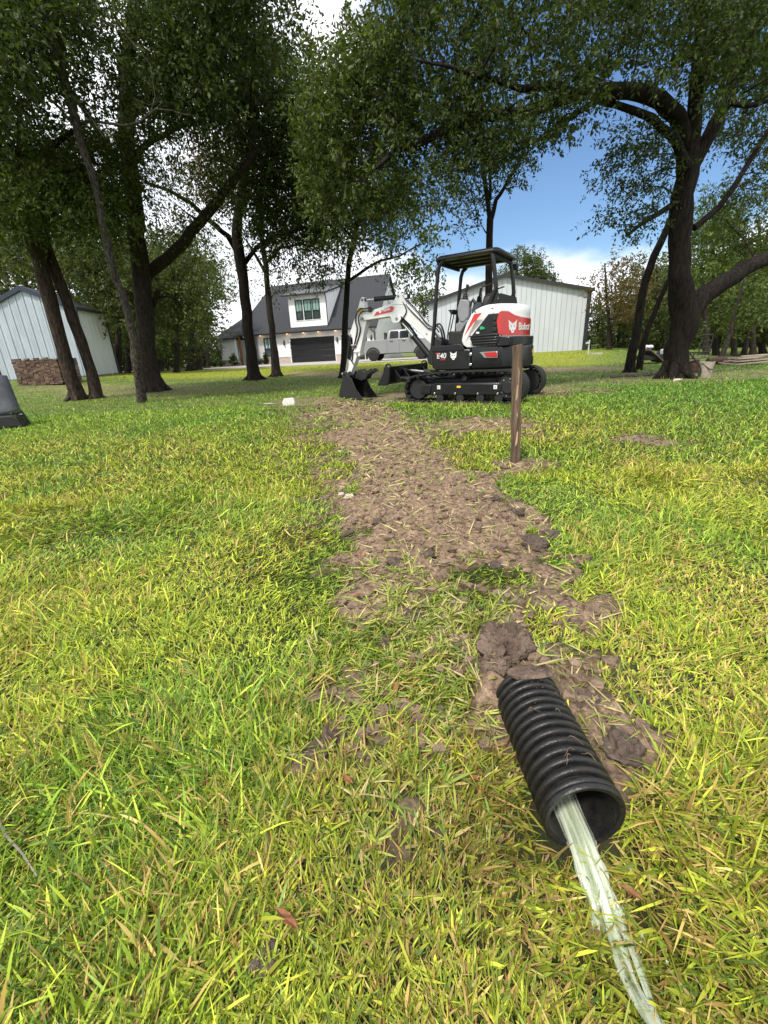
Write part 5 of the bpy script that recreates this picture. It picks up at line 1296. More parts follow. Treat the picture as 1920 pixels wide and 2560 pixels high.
MB().cyl((.62, 0, .46), (1.10, 0, .52), .055, 14).build('blade_cylinder', M_XM, bl); MB().cyl((1.10, 0, .52), (1.47, 0, .56), .026, 12).build('blade_rod', M_STEEL, bl)

# ---- upper structure
def plan(xf, hw_, rr_, z, n=17, xcut=None, rear=1.0):
    """plan outline: flat front at xf, flat sides, rear swept on a circle of radius rr_"""
    yc = min(hw_, rr_ * .72); a0 = math.asin(yc / rr_)
    pts = [(xf, -yc, z), (xf, yc, z)]
    for k in range(n): a = a0 - 2 * a0 * k / (n - 1); pts.append((-rr_ * math.cos(a), rr_ * math.sin(a), z))
    return pts
# front skirt and rear counterweight
fs_ = [[(x_, y_, z_) for x_, y_ in ((a, -.76), (a, .76), (-.172, .76), (-.172, -.76))] for z_, a in ((.575, .50), (.62, .565), (.92, .575))]
sk_ = MB().loft(fs_).build('front_skirt', M_XB, EX, bevel=.02)
MB().loft([[(x_, y_, z_) for x_, y_ in ((.57, -.745), (.57, .745), (b_, .745), (b_, -.745))] for z_, b_ in ((.915, .06), (1.0, .03))]).build('deck', M_XM, EX, bevel=.01)
def cw_ring(z, r_, hw_=.77): return plan(-.184, hw_, r_, z, 21)
cw = MB().loft([cw_ring(.56, .99), cw_ring(.60, 1.03), cw_ring(.90, 1.045), cw_ring(.945, 1.03)]).build('counterweight', M_XB, EX, bevel=.012)
def arc_patch(a0, a1, z0, z1, r0, r1, n=14):
    rings = []
    for k in range(n + 1):
        a = R(a0 + (a1 - a0) * k / n); f = (k / n)
        rings.append([(-r1 * math.cos(a), r1 * math.sin(a), z0), (-r1 * math.cos(a), r1 * math.sin(a), z1), (-r0 * math.cos(a), r0 * math.sin(a), z1), (-r0 * math.cos(a), r0 * math.sin(a), z0)])
    return MB().loft(rings)
arc_patch(40, -40, .94, 1.09, .87, 1.03).build('counterweight_step', M_XB, cw, bevel=.015)
for sg in (1, -1):
    MB().prism_y([(-.62, .94), (-.70, 1.085), (-.86, 1.085), (-.86, .94)], sg * .58, sg * .765).build('step_side', M_XB, cw, bevel=.015)
MB().prism_y([(-.34, .86), (-.665, .865), (-.66, .755), (-.43, .765)], .758, .772).build('reflector_frame', M_GREY, cw, bevel=.003); MB().prism_y([(-.42, .85), (-.655, .855), (-.65, .765), (-.46, .785)], .768, .777).build('red_reflector', M_LENS, cw, bevel=.003)
arc_patch(-3, -18, .80, .87, 1.04, 1.05, 6).build('yellow_plate', M_YEL, cw, smooth_deg=0)
arc_patch(-6, -38, .60, .74, 1.03, 1.055, 8).build('rear_hatch', M_XB, cw, bevel=.008)
for zz in (.83, .66): MB().box((-.178, .765, zz), (.05, .03, .05)).build('hinge', M_STEEL, sk_, bevel=.01)
# lettering on the skirt
def on_side(x0, z0, y): return lambda c: Vector((x0 - c.x, y + c.z, z0 + c.y))
put(place_mesh(text_mesh('E40', .125, .0015, .0015, .12), on_side(.475, .785, .7635)), 'lettering', M_DW, sk_)
put(place_mesh(text_mesh('R-SERIES', .026, .0015, .001), on_side(.40, .752, .7635)), 'lettering', M_RED, sk_)
MB().prism_y([(.482, .845), (.462, .845), (.462, .862), (.425, .862), (.42, .880), (.482, .880)], .7620, .7668).build('red_flash', M_RED, sk_)
put(place_mesh(cat_mesh(.13), on_side(.145, .82, .7635)), 'emblem', M_DW, sk_); put(place_mesh(eyes_mesh(.13), on_side(.145, .82, .764)), 'emblem_eyes', M_XB, sk_)
MB().prism_y([(.58, .93), (.50, .965), (.2, 1.01), (.02, 1.01), (-.06, .93), (-.05, .90), (.57, .90)], .74, .768).build('skirt_top_cover', M_XB, sk_, bevel=.008)

# white engine hood
prof = [(.935, -.08, .95), (.99, .0, .955), (1.06, .025, .96), (1.16, .005, .96), (1.34, -.06, .955), (1.48, -.15, .955), (1.545, -.22, .945), (1.585, -.32, .92), (1.61, -.42, .88)]
hood = MB().loft([plan(xf, .755 - max(0, z - 1.5) * .5, r_, z, 25) for z, xf, r_ in prof]).build('engine_hood', M_XW, EX, bevel=.02, smooth_deg=35)
# side grille with louvres
gr = [(-.155, 1.10), (-.215, .965), (-.62, .955), (-.715, 1.11), (-.635, 1.33), (-.665, 1.455), (-.475, 1.455)]
gp = MB().prism_y(gr[::-1], .742, .762).build('side_grille', M_XM, hood, bevel=.006)
for k in range(4):
    z = .985 + k * .043; MB().prism_y([(-.21 + k * .02, z), (-.63 - k * .016, z + .006), (-.63 - k * .016, z + .026), (-.20 + k * .02, z + .020)], .762, .776).build('louvre', M_XB, gp, bevel=.004)
MB().prism_y([(-.25, 1.16), (-.60, 1.17), (-.60, 1.42), (-.48, 1.43)], .760, .766).build('grille_opening', M_XB, gp)
for k in range(3):
    z = 1.18 + k * .082; MB().prism_y([(-.56, z), (-.635 + .012 * k, z), (-.63 + .012 * k, z + .06), (-.55, z + .06)], .766, .782).build('grille_cell', M_XM, gp, bevel=.006)
MB().cyl((-.37, .76, 1.245), (-.37, .792, 1.245), .028, 14).box((-.40, .78, 1.24), (.05, .02, .03)).build('green_cap', M_GRN, gp)
MB().box((-.30, .770, 1.175), (.055, .006, .03)).build('white_tag', M_DW, gp)
MB().prism_y([(-.225, 1.475), (-.365, 1.482), (-.20, 1.32), (-.045, 1.125)][::-1], .752, .7585).build('red_stripe', M_RED, hood)
for xx, zz in ((-.24, 1.505), (-.535, 1.535)): MB().cyl((xx, .735, zz), (xx, .765, zz), .016, 10).build('hood_bolt', M_GREY, hood)
# red rear panel, white edged, swept round the tail
cols = [(('s', -.625), 1.345, 1.315), (('s', -.66), 1.475, 1.13), (('a', 44), 1.485, 1.105), (('a', 38), 1.485, 1.10), (('a', 30), 1.425, 1.10), (('a', 20), 1.395, 1.10), (('a', 10), 1.385, 1.10), (('a', 0), 1.38, 1.10), (('a', -12), 1.38, 1.10), (('a', -24), 1.385, 1.10), (('a', -36), 1.39, 1.10), (('a', -45), 1.39, 1.10)]
def rear_panel(grow, off):
    rings = []
    for (kd, v), zt, zb in cols:
        if kd == 's': f = lambda o: (v, .755 + o)
        else: f = lambda o: (-(.958 + o) * math.cos(R(v)), (.958 + o) * math.sin(R(v)) if abs(v) < 44 else math.copysign(.757 + o, v) if v > 0 else (.958 + o) * math.sin(R(v)))
        (xo, yo), (xi, yi) = f(off), f(off - .012)
        rings.append([(xo, yo, zb - grow), (xo, yo, zt + grow), (xi, yi, zt + grow), (xi, yi, zb - grow)])
    return MB().loft(rings)
rpw = rear_panel(.012, .006).build('panel_border', M_DW, hood, smooth_deg=35)
rp = rear_panel(-.004, .012).build('red_rear_panel', M_RED, hood, smooth_deg=35)
def on_arc(a0, z0, r_): return lambda c: Vector((-(r_ + c.z) * math.cos(R(a0) - c.x / r_), (r_ + c.z) * math.sin(R(a0) - c.x / r_), z0 + c.y))
put(place_mesh(text_mesh('Bobcat', .16, .0015, .003, 0, .95), on_arc(24, 1.19, .9725)), 'lettering', M_DW, rp)
put(place_mesh(cat_mesh(.19), on_arc(32, 1.245, .9725)), 'emblem', M_DW, rp); put(place_mesh(eyes_mesh(.19), on_arc(32, 1.245, .973)), 'emblem_eyes', M_RED, rp)

# ---- canopy
cp = MB()
def roof_ring(z, s_): return [(x_ * s_ + (-.0), y_ * s_, z) for x_, y_ in ((.60, -.50), (.62, -.40), (.62, .40), (.60, .50), (.52, .585), (-.46, .585), (-.54, .52), (-.555, .40), (-.555, -.40), (-.54, -.52), (-.46, -.585), (.52, -.585))]
canopy = MB().loft([roof_ring(2.39, .985), roof_ring(2.40, 1.0), roof_ring(2.43, 1.0), roof_ring(2.465, .94), roof_ring(2.487, .72)]).build('canopy_roof', M_XB, EX, bevel=.006, smooth_deg=30)
for yy in (-.32, 0, .32): MB().box((.02, yy, 2.383), (1.0, .05, .03)).build('roof_rib', M_XM, canopy, bevel=.006)
MB().box((.56, 0, 2.365), (.05, 1.0, .05)).build('roof_crossbar', M_XM, canopy, bevel=.01); MB().box((-.44, 0, 2.365), (.05, 1.0, .05)).build('roof_crossbar', M_XM, canopy, bevel=.01)
for sg in (1, -1):
    MB().tube([(.66, sg * .545, .97), (.65, sg * .545, 1.1), (.615, sg * .545, 1.35), (.575, sg * .545, 1.85), (.535, sg * .545, 2.25), (.50, sg * .54, 2.34), (.42, sg * .53, 2.395)], .036, 10).build('canopy_post', M_XB, EX)
    MB().tube([(-.40, sg * .545, 1.58), (-.455, sg * .545, 1.70), (-.52, sg * .545, 1.86), (-.49, sg * .545, 2.10), (-.455, sg * .545, 2.28), (-.43, sg * .53, 2.38)], .036, 10).build('canopy_post', M_XB, EX)
    MB().prism_y([(-.33, 1.58), (-.50, 1.86), (-.555, 1.83), (-.56, 1.60)], sg * .51, sg * .545).build('canopy_bracket', M_XB, EX, bevel=.008)
MB().prism_x([(-.56, 1.60), (.56, 1.60), (.56, 1.69), (.50, 1.77), (-.50, 1.77), (-.56, 1.69)], -.585, -.55).build('rear_guard', M_XB, EX, bevel=.01)
MB().box((-.50, -.60, 2.30), (.12, .07, .10)).build('beacon_lamp', M_XM, EX, bevel=.02)
MB().cyl((.485, -.52, 1.83), (.485, -.50, 1.86), .028, 10).build('red_lamp', M_LENS, EX)

# ---- operator station
MB().box((.14, 0, 1.12), (.5, .9, .24)).build('seat_base', M_XM, EX, bevel=.03)
MB().loft([[(x_, y_, z_) for x_, y_ in ((a, -w), (a, w), (b_, w), (b_, -w))] for z_, a, b_, w in ((1.35, .20, -.28, .25), (1.44, .24, -.28, .26), (1.47, .20, -.26, .24))]).build('seat_cushion', M_SEAT, EX, bevel=.03)
MB().loft([[(x_, y_, z_) for x_, y_ in ((a, -w), (a, w), (b_, w), (b_, -w))] for z_, a, b_, w in ((1.42, -.14, -.30, .25), (1.62, -.16, -.31, .26), (1.78, -.20, -.34, .24), (1.86, -.27, -.36, .16), (1.89, -.31, -.37, .08))]).build('seat_back', M_SEAT, EX, bevel=.03)
for sg in (1, -1):
    MB().prism_y([(.215, 1.62), (.165, 1.76), (.015, 1.735), (-.01, 1.66), (.0, 1.45), (.09, 1.37), (.17, 1.39), (.20, 1.48)], sg * .28, sg * .44).build('control_console', M_GREY, EX, bevel=.02)
    MB().prism_y([(.25, 1.36), (.02, 1.44), (.02, .99), (.24, .99)], sg * .30, sg * .43).build('console_base', M_GREY, EX, bevel=.02)
    MB().lathe([(.0, 0), (.058, 0), (.045, .02), (.054, .03), (.040, .05), (.048, .06), (.034, .08), (.040, .09), (.026, .11), (0, .11)], 12, Matrix.Translation((.09, sg * .36, 1.745))).build('joystick_boot', M_XM, EX)
    MB().tube([(.085, sg * .36, 1.84), (.07, sg * .36, 1.90), (.05, sg * .36, 1.99)], [.018, .024, .028], 10).build('joystick', M_XM, EX)
    MB().tube([(-.03, sg * .42, 1.62), (-.05, sg * .42, 1.70), (-.07, sg * .42, 1.735), (-.12, sg * .42, 1.67)], [.022, .020, .024, .030], 8).build('control_lever', M_XM, EX)
    MB().tube([(-.20, sg * .33, 1.66), (-.19, sg * .33, 1.90), (-.205, sg * .33, 1.925), (-.40, sg * .33, 1.965)], .012, 6).build('arm_rail', M_XM, EX)
    MB().tube([(.58, sg * .06, 1.0), (.55, sg * .06, 1.25), (.47, sg * .06, 1.60)], .011, 8).build('travel_lever', M_XM, EX)
    MB().prism_y([(.40, 1.63), (.53, 1.63), (.50, 1.60), (.47, 1.55), (.45, 1.55)], sg * .02, sg * .12).build('lever_grip', M_XM, EX, bevel=.01)
MB().prism_y([(.02, 1.0), (.02, 1.38), (.30, 1.0)], .44, .47).build('side_gusset', M_XM, EX)

# ---- boom, arm, bucket
boom = MB().prism_y([(.68, .92), (.70, 1.12), (.89, 1.31), (1.36, 1.785), (1.45, 1.845), (1.56, 1.875), (1.70, 1.868), (2.26, 1.765), (2.50, 1.70), (2.555, 1.655), (2.54, 1.60), (2.48, 1.585), (1.80, 1.615), (1.66, 1.625), (1.56, 1.60), (1.50, 1.555), (.89, 1.03), (.80, .92)], -.10, .10).build('boom', M_XW, EX, bevel=.014)
for sg in (1, -1):
    MB().prism_y([(1.40, 1.80), (1.46, 1.90), (1.535, 2.00), (1.58, 2.035), (1.625, 2.02), (1.65, 1.97), (1.72, 1.88), (1.80, 1.845)], sg * .075, sg * .108).build('cylinder_bracket', M_XW, boom, bevel=.006)
    MB().prism_y([(1.84, 1.635), (1.785, 1.60), (1.77, 1.52), (1.72, 1.485), (1.60, 1.49), (1.545, 1.55), (1.56, 1.62)], sg * .10, sg * .118).build('lower_bracket', M_XW, boom, bevel=.006)
MB().cyl((1.645, -.135, 1.565), (1.645, .135, 1.565), .028, 16).build('pin', M_GREY, boom, bevel=.004); MB().cyl((1.60, -.125, 1.975), (1.60, .125, 1.975), .024, 16).build('pin', M_GREY, boom, bevel=.004)
MB().cyl((2.49, -.14, 1.635), (2.49, .14, 1.635), .03, 16).build('pin', M_GREY, boom, bevel=.004); MB().cyl((.985, -.112, 1.24), (.985, .112, 1.24), .014, 12).build('pin', M_GREY, boom)
MB().prism_y([(2.215, 1.652), (2.14, 1.735), (1.745, 1.822), (1.685, 1.775), (1.74, 1.690)], .100, .1045).build('decal_border', M_DW, boom)
MB().prism_y([(2.195, 1.659), (2.135, 1.725), (1.75, 1.810), (1.70, 1.772), (1.748, 1.701)], .103, .1065).build('red_decal', M_RED, boom)
rot = math.atan2(.035, .20)
def on_boom(x0, z0, y): return lambda c: Vector((x0 - (c.x * math.cos(rot) - c.y * math.sin(rot) * .0), y + c.z, z0 + c.y + c.x * math.sin(rot)))
put(place_mesh(text_mesh('Bobcat', .066, .0012, .003, 0, .95), on_boom(1.975, 1.716, .1085)), 'lettering', M_DW, boom)
put(place_mesh(cat_mesh(.065), on_boom(2.035, 1.727, .1085)), 'emblem', M_DW, boom)
MB().box((1.435, .03, 1.955), (.09, .12, .09)).build('work_light', M_XM, boom, bevel=.015); MB().box((1.435, .094, 1.955), (.06, .01, .06)).build('light_lens', M_STEEL, boom)
def ram(a, b_, f, rb_, rr2, name, par, y=0.0):
    A, B = Vector((a[0], y, a[1])), Vector((b_[0], y, b_[1])); m_ = A.lerp(B, f)
    o = MB().cyl(A, m_, rb_, 18).cyl(m_, A.lerp(B, f + .02), rb_ * 1.12, 18).build(name, M_XB, par, bevel=.003); MB().cyl(m_, B, rr2, 14).build('rod', M_STEEL, o)
    MB().cyl((B.x, y - .06, B.z), (B.x, y + .06, B.z), rb_ * .95, 14).build('rod_eye', M_XM, o)
    return o
ram((1.66, 1.972), (2.47, 1.988), .66, .046, .021, 'arm_cylinder', boom)
bc = ram((.90, .74), (1.645, 1.565), .56, .062, .030, 'boom_cylinder', boom)
MB().prism_y([(1.30, 1.27), (1.25, 1.22), (1.48, 1.46), (1.60, 1.52), (1.62, 1.58), (1.50, 1.53)], -.06, .06).build('cylinder_guard', M_XM, boom)
MB().prism_y([(.55, .62), (.62, 1.10), (.78, 1.18), (.86, 1.05), (.96, .78), (.94, .68), (.80, .62)], -.17, .17).build('boom_swing_bracket', M_XM, EX, bevel=.02)
arm = MB().prism_y([(2.435, 2.00), (2.45, 2.035), (2.49, 2.045), (2.525, 2.02), (2.60, 1.85), (2.82, 1.44), (2.875, 1.35), (2.86, 1.30), (2.80, 1.27), (2.80, 1.10), (3.025, .52), (3.00, .47), (2.93, .475), (2.70, .90), (2.665, .865), (2.62, .90), (2.625, .96), (2.54, 1.20), (2.40, 1.60), (2.43, 1.70), (2.445, 1.80)], -.075, .075).build('dipper_arm', M_XW, EX, bevel=.01)
MB().cyl((2.48, -.10, 1.99), (2.48, .10, 1.99), .028, 16).build('pin', M_GREY, arm, bevel=.004); MB().cyl((2.845, -.10, 1.325), (2.845, .10, 1.325), .024, 16).build('pin', M_GREY, arm); MB().cyl((2.70, -.09, .93), (2.70, .09, .93), .024, 16).build('pin', M_GREY, arm)
MB().prism_y([(2.56, 1.86), (2.47, 1.78), (2.50, 1.72), (2.60, 1.77)], .072, .079).build('yellow_label', M_YEL, arm)
ram((2.885, 1.27), (3.10, .52), .55, .045, .020, 'bucket_cylinder', arm)
# hoses
def hose(pts, r_=.014, par=None, name='hose'): 
    P = [Vector(p) for p in pts]; out_ = []
    for k in range(len(P) - 1):
        p0, p1, p2, p3 = P[max(k - 1, 0)], P[k], P[k + 1], P[min(k + 2, len(P) - 1)]
        for j in range(5):
            t_ = j / 5; out_.append(.5 * ((2 * p1) + (p2 - p0) * t_ + (2 * p0 - 5 * p1 + 4 * p2 - p3) * t_ ** 2 + (3 * p1 - p0 - 3 * p2 + p3) * t_ ** 3))
    out_.append(P[-1]); return MB().tube(out_, r_, 7).build(name, M_HOSE, par or boom)
hose([(2.20, .11, 1.79), (2.28, .12, 1.815), (2.40, .12, 1.81), (2.54, .11, 1.82), (2.64, .10, 1.71), (2.67, .10, 1.60), (2.64, .10, 1.44), (2.70, .09, 1.25), (2.78, .085, 1.05), (2.84, .085, .80)], .014)
hose([(2.22, .125, 1.77), (2.34, .13, 1.765), (2.48, .12, 1.76), (2.56, .115, 1.68), (2.585, .11, 1.58), (2.56, .10, 1.44), (2.62, .09, 1.27), (2.74, .09, 1.05)], .014)
hose([(1.47, .06, 1.90), (1.36, .08, 1.83), (1.20, .10, 1.68), (1.00, .11, 1.45), (.88, .11, 1.36), (.80, .12, 1.35), (.70, .14, 1.25)], .013)
hose([(1.50, .10, 1.86), (1.42, .112, 1.70), (1.47, .112, 1.60), (1.52, .11, 1.55)], .012)
hose([(1.44, .09, 1.80), (1.30, .11, 1.66), (1.12, .112, 1.50), (.95, .112, 1.34), (.82, .13, 1.30), (.70, .15, 1.1)], .012)
hose([(.80, .16, 1.33), (.72, .20, 1.36), (.64, .22, 1.30), (.60, .22, 1.15), (.62, .2, 1.0)], .018)
hose([(.82, .10, 1.34), (.70, .16, 1.40), (.62, .18, 1.33), (.57, .18, 1.15), (.60, .16, 1.0)], .018)
hose([(2.86, .085, 1.2), (2.82, .09, 1.0), (2.88, .09, .85), (2.80, .09, .72)], .012)
MB().box((2.27, .115, 1.79), (.06, .04, .10)).build('hose_clamp', M_XM, boom, bevel=.006)
for zz, xx in ((1.12, 2.76), (.98, 2.72)): MB().box((xx, .082, zz), (.16, .02, .02)).build('hose_clamp', M_XW, arm)
# linkage, thumb and bucket
lk = MB()
for sg in (1, -1):
    lk.prism_y([(3.12, .55), (3.07, .57), (2.93, .50), (2.92, .45), (2.97, .43), (3.11, .50)], sg * .10, sg * .125); lk.prism_y([(3.13, .55), (3.08, .54), (3.00, .36), (3.04, .33), (3.08, .36)], sg * .13, sg * .155)
lk.build('bucket_link', M_XM, arm, bevel=.006)
MB().cyl((3.09, -.16, .53), (3.09, .16, .53), .022, 12).build('pin', M_STEEL, arm); MB().cyl((2.96, -.16, .46), (2.96, .16, .46), .024, 12).build('pin', M_STEEL, arm); MB().cyl((3.03, -.16, .345), (3.03, .16, .345), .024, 12).build('pin', M_STEEL, arm)
th = MB()
for sg in (1, -1):
    th.prism_y([(2.80, .42), (2.70, .60), (2.62, .62), (2.52, .535), (2.42, .585), (2.35, .625), (2.29, .60), (2.255, .535), (2.31, .56), (2.33, .52), (2.36, .545), (2.38, .50), (2.42, .515), (2.50, .40), (2.62, .37)], sg * .07, sg * .10)
th.prism_y([(2.60, .60), (2.50, .52), (2.36, .60), (2.36, .57), (2.50, .44), (2.62, .45)], -.07, .07)
th.build('thumb', M_XM, arm, bevel=.006)
sidep = [(2.74, .43), (2.86, .505), (2.95, .45), (3.03, .32), (3.10, .14), (3.13, .0), (3.12, -.055), (2.86, -.07), (2.44, -.065), (2.52, .05), (2.64, .20)]
bk = MB().prism_y(sidep, .285, .305).prism_y(sidep, -.305, -.285)
shell = [(2.82, .50), (2.95, .45), (3.03, .32), (3.10, .14), (3.13, .0), (3.12, -.055), (2.86, -.07), (2.40, -.068)]
inner_ = [(2.40, -.045), (2.86, -.045), (3.09, -.03), (3.105, .0), (3.075, .13), (3.01, .30), (2.94, .42), (2.82, .47)]
bk.prism_y(shell + inner_, -.29, .29)
BK = bk.build('bucket', M_XM, EX, bevel=.006)
for k in range(5):
    y_ = -.26 + .13 * k; MB().prism_y([(2.46, -.03), (2.46, -.075), (2.30, -.055), (2.29, -.045)], y_ - .03, y_ + .03).build('bucket_tooth', M_XM, BK, bevel=.006)
for sg in (1, -1): MB().prism_y([(2.82, .40), (2.80, .50), (2.90, .58), (3.0, .53), (3.09, .40), (3.04, .30), (2.95, .36)], sg * .10, sg * .13).build('bucket_ear', M_XM, BK, bevel=.006)
# ================================================================== pickup truck
M_SILVER = mat('silver_paint', (.26, .265, .275), .34, metal=.2, var=.04, scale=2, coat=.3)
M_TYRE = mat('tyre_rubber', (.015, .015, .015), .85, var=.3)
M_RIM = mat('dark_rim', (.16, .16, .17), .4, metal=.1)
M_TGLASS = mat('tinted_glass', (.010, .012, .014), .06, var=.1, spec=.7)
M_CHROME = mat('chrome', (.65, .66, .68), .15, metal=.95, var=.05)
M_TAIL = mat('tail_lamp', (.35, .012, .015), .2, coat=.5)
rw = at(941, 891, 35.5); tz = float(terrain(np.array([rw.x]), np.array([rw.y]))[0]) + .05
TR = empty('pickup_truck', (rw.x, rw.y, tz), R(-14), 'silver four-door pickup truck parked on the drive before the house', 'truck')
HWD = .98
body = [(-1.22, .62), (-1.25, .80), (-1.25, 1.36), (-1.21, 1.44), (1.02, 1.46), (1.10, 1.50), (3.05, 1.50), (3.9, 1.43), (4.45, 1.34), (4.62, 1.22), (4.66, .95), (4.64, .62)]
# wheel-arch cut-outs traced into the lower edge
low = [(4.64, .62)] + [(3.62 + .56 * math.cos(R(a)), .43 + .56 * math.sin(R(a))) for a in range(20, 161, 14)] + [(3.0, .52), (.62, .52)] + [(.0 + .56 * math.cos(R(a)), .43 + .56 * math.sin(R(a))) for a in range(14, 167, 14)] + [(-1.22, .62)]
bd = MB().prism_y((body[:-1] + [(4.64, .54), (3.0, .50), (.62, .50), (-1.22, .60)])[::-1], -HWD, HWD).build('body', M_SILVER, TR, bevel=.05)
cab = [(1.06, 1.46), (1.16, 1.98), (1.24, 2.07), (1.50, 2.12), (2.35, 2.11), (2.62, 2.03), (3.25, 1.47)]
rings = []
for y_, k in ((-.93, 0), (-.76, 1), (.76, 1), (.93, 0)):
    pass
cb = MB()
lo, hi = [(x_, z_) for x_, z_ in cab], None
def cabring(z, x0, x1, hw_): return [(x0, -hw_, z), (x1, -hw_, z), (x1, hw_, z), (x0, hw_, z)]
cb.loft([cabring(1.45, 1.08, 3.22, .95), cabring(1.72, 1.13, 2.95, .90), cabring(1.96, 1.19, 2.68, .83), cabring(2.07, 1.27, 2.52, .79), cabring(2.12, 1.45, 2.32, .72)])
CB = cb.build('cab', M_SILVER, TR, bevel=.05)
def side_win(x0, x1, x1t, x0t, name='window'):
    f = lambda z: .95 - (z - 1.45) * .196 + .012
    for sg in (1, -1):
        m = MB(); vs = [(x0, sg * f(1.50), 1.50), (x1, sg * f(1.50), 1.50), (x1t, sg * (f(2.0)), 2.02), (x0t, sg * f(2.0), 2.02)]
        vs += [(a, b_ - sg * .02, c) for a, b_, c in vs]
        m.add(vs, [(0, 1, 2, 3), (7, 6, 5, 4), (0, 4, 5, 1), (1, 5, 6, 2), (2, 6, 7, 3), (3, 7, 4, 0)]); m.build(name, M_TGLASS, CB, smooth_deg=0)
side_win(1.30, 1.95, 1.95, 1.36); side_win(2.08, 2.98, 2.62, 2.08)
MB().add([(3.19, -.86, 1.52), (3.19, .86, 1.52), (2.66, .76, 2.0), (2.66, -.76, 2.0)], [(0, 1, 2, 3)]).build('windscreen', M_TGLASS, CB, smooth_deg=0)
MB().add([(1.085, .82, 1.55), (1.085, -.82, 1.55), (1.17, -.74, 1.95), (1.17, .74, 1.95)], [(0, 1, 2, 3)]).build('rear_window', M_TGLASS, CB, smooth_deg=0)
for xx in (1.085, 2.02, 3.02): MB().box((xx, 0, 1.02), (.014, 2 * HWD + .004, .86)).build('door_seam', M_BLACKTRIM, bd, smooth_deg=0)
for xx in (1.45, 2.38):
    for sg in (1, -1): MB().box((xx, sg * (HWD + .015), 1.34), (.22, .04, .05)).build('door_handle', M_BLACKTRIM, bd, bevel=.01)
for sg in (1, -1):
    MB().box((-1.20, sg * .90, 1.12), (.12, .19, .40)).build('tail_light', M_TAIL, bd, bevel=.03); MB().box((4.50, sg * .82, 1.12), (.25, .30, .26)).build('headlight', M_CHROME, bd, bevel=.04)
    MB().tube([(2.85, sg * .96, 1.55), (2.82, sg * 1.10, 1.58)], .03, 6).box((2.82, sg * 1.16, 1.66), (.10, .20, .26)).build('side_mirror', M_SILVER, CB, bevel=.03)
    MB().box((2.0, sg * .97, .50), (2.2, .12, .06)).build('running_board', M_BLACKTRIM, bd, bevel=.02)
    MB().box((-.62, sg * .86, .36), (.03, .28, .42)).build('mud_flap', M_WHITE, bd)
MB().box((-1.34, 0, .70), (.22, 1.9, .24)).build('rear_bumper', M_CHROME, bd, bevel=.04); MB().box((4.72, 0, .72), (.2, 1.9, .30)).build('front_bumper', M_CHROME, bd, bevel=.05)
MB().box((4.66, 0, 1.08), (.06, 1.2, .40)).build('front_grille', M_BLACKTRIM, bd, bevel=.03)
MB().box((1.8, 0, .62), (5.6, 1.5, .22)).build('chassis', M_BLACKTRIM, TR, smooth_deg=0); 
MB().box((-.1, 0, 1.40), (2.0, 1.5, .1)).build('bed_floor', M_BLACKTRIM, bd)
for xx in (0.0, 3.62):
    for sg in (1, -1):
        MB().prism_y([(xx + .55 * math.cos(R(a)), .43 + .55 * math.sin(R(a))) for a in range(0, 181, 12)] + [(xx + (.43 * math.cos(R(a))), .43 + .43 * math.sin(R(a))) for a in range(180, -1, -12)], sg * .90, sg * (HWD + .006)).build('wheel_arch', M_BLACKTRIM, TR)
        a = MB().cyl((xx, sg * .40, .80), (xx, sg * .97, .80), .50, 20).build('wheel_well', M_BLACKTRIM, TR) if False else None
        w = empty('wheel', (xx, sg * .90, .42)); w.parent = TR; w.rotation_euler = (R(90), 0, 0)
        MB().lathe([(.20, -.14), (.36, -.14), (.41, -.11), (.42, -.05), (.42, .05), (.41, .11), (.36, .14), (.20, .14)], 28).build('tyre', M_TYRE, w)
        rm = MB().lathe([(.0, -.06), (.10, -.10), (.12, -.07), (.22, -.10), (.24, -.12), (.24, .12), (.22, .10), (.12, .07), (.10, .10), (.0, .06)], 20)
        for k in range(8):
            a_ = R(45 * k)
            for zz in (.085, -.085): rm.box((.165 * math.cos(a_), .165 * math.sin(a_), zz), (.035, .035, .03))
        rm.build('rim', M_RIM, w)

# ================================================================== wooden post
M_POST = mat('weathered_post', (.055, .035, .022), .9, scale=26, color2=(.23, .155, .098), bump=1.0, bscale=44, stretch=(1.5, 1.5, .07), detail=8)
M_POSTEND = mat('split_wood', (.42, .30, .18), .85, var=.3, scale=14, stretch=(1, 1, .12))
g = gnd(1289, 1158)
PO = empty('wooden_post', (g.x, g.y, g.z), 0, 'weathered square-cut wooden post standing in the lawn before the digger', 'post')
rp_ = random.Random(4); rings = []
tpz = .945
for k in range(12):
    f = k / 11; z_ = -.1 + (tpz + .1) * f; r_ = .039 + .003 * math.sin(k * 1.7)
    rings.append([(r_ * (1 + .06 * math.sin(3 * a_ + k)) * math.copysign(abs(math.cos(a_)) ** .8, math.cos(a_)) - .040 * f, r_ * math.copysign(abs(math.sin(a_)) ** .8, math.sin(a_)), z_ + (.006 * math.cos(a_) if k == 11 else 0)) for a_ in [2 * math.pi * i / 20 for i in range(20)]])
MB().loft(rings).build('shaft', M_POST, PO, smooth_deg=50)
for z0, z1, a_, w_ in ((.52, .78, -1.95, .008), (.15, .30, -1.95, .009), (.36, .44, -2.0, .006)):
    x_, y_ = .0405 * math.cos(a_) - .040 * (z0 + z1) / 2, .0415 * math.sin(a_)
    MB().add([(x_ - w_ + .006, y_ - .001, z0), (x_ + w_ + .006, y_ - .003, z0 + .03), (x_ + w_ * .6 + .012, y_ - .003, z1 - .03), (x_ - w_ * .3 + .010, y_ - .001, z1), (x_ + .006, y_ + .01, z0), (x_ + .01, y_ + .01, z1)], [(0, 1, 2, 3), (0, 4, 1), (1, 4, 5, 2), (2, 5, 3), (0, 3, 5, 4)]).build('torn_splinter', M_POSTEND, PO)

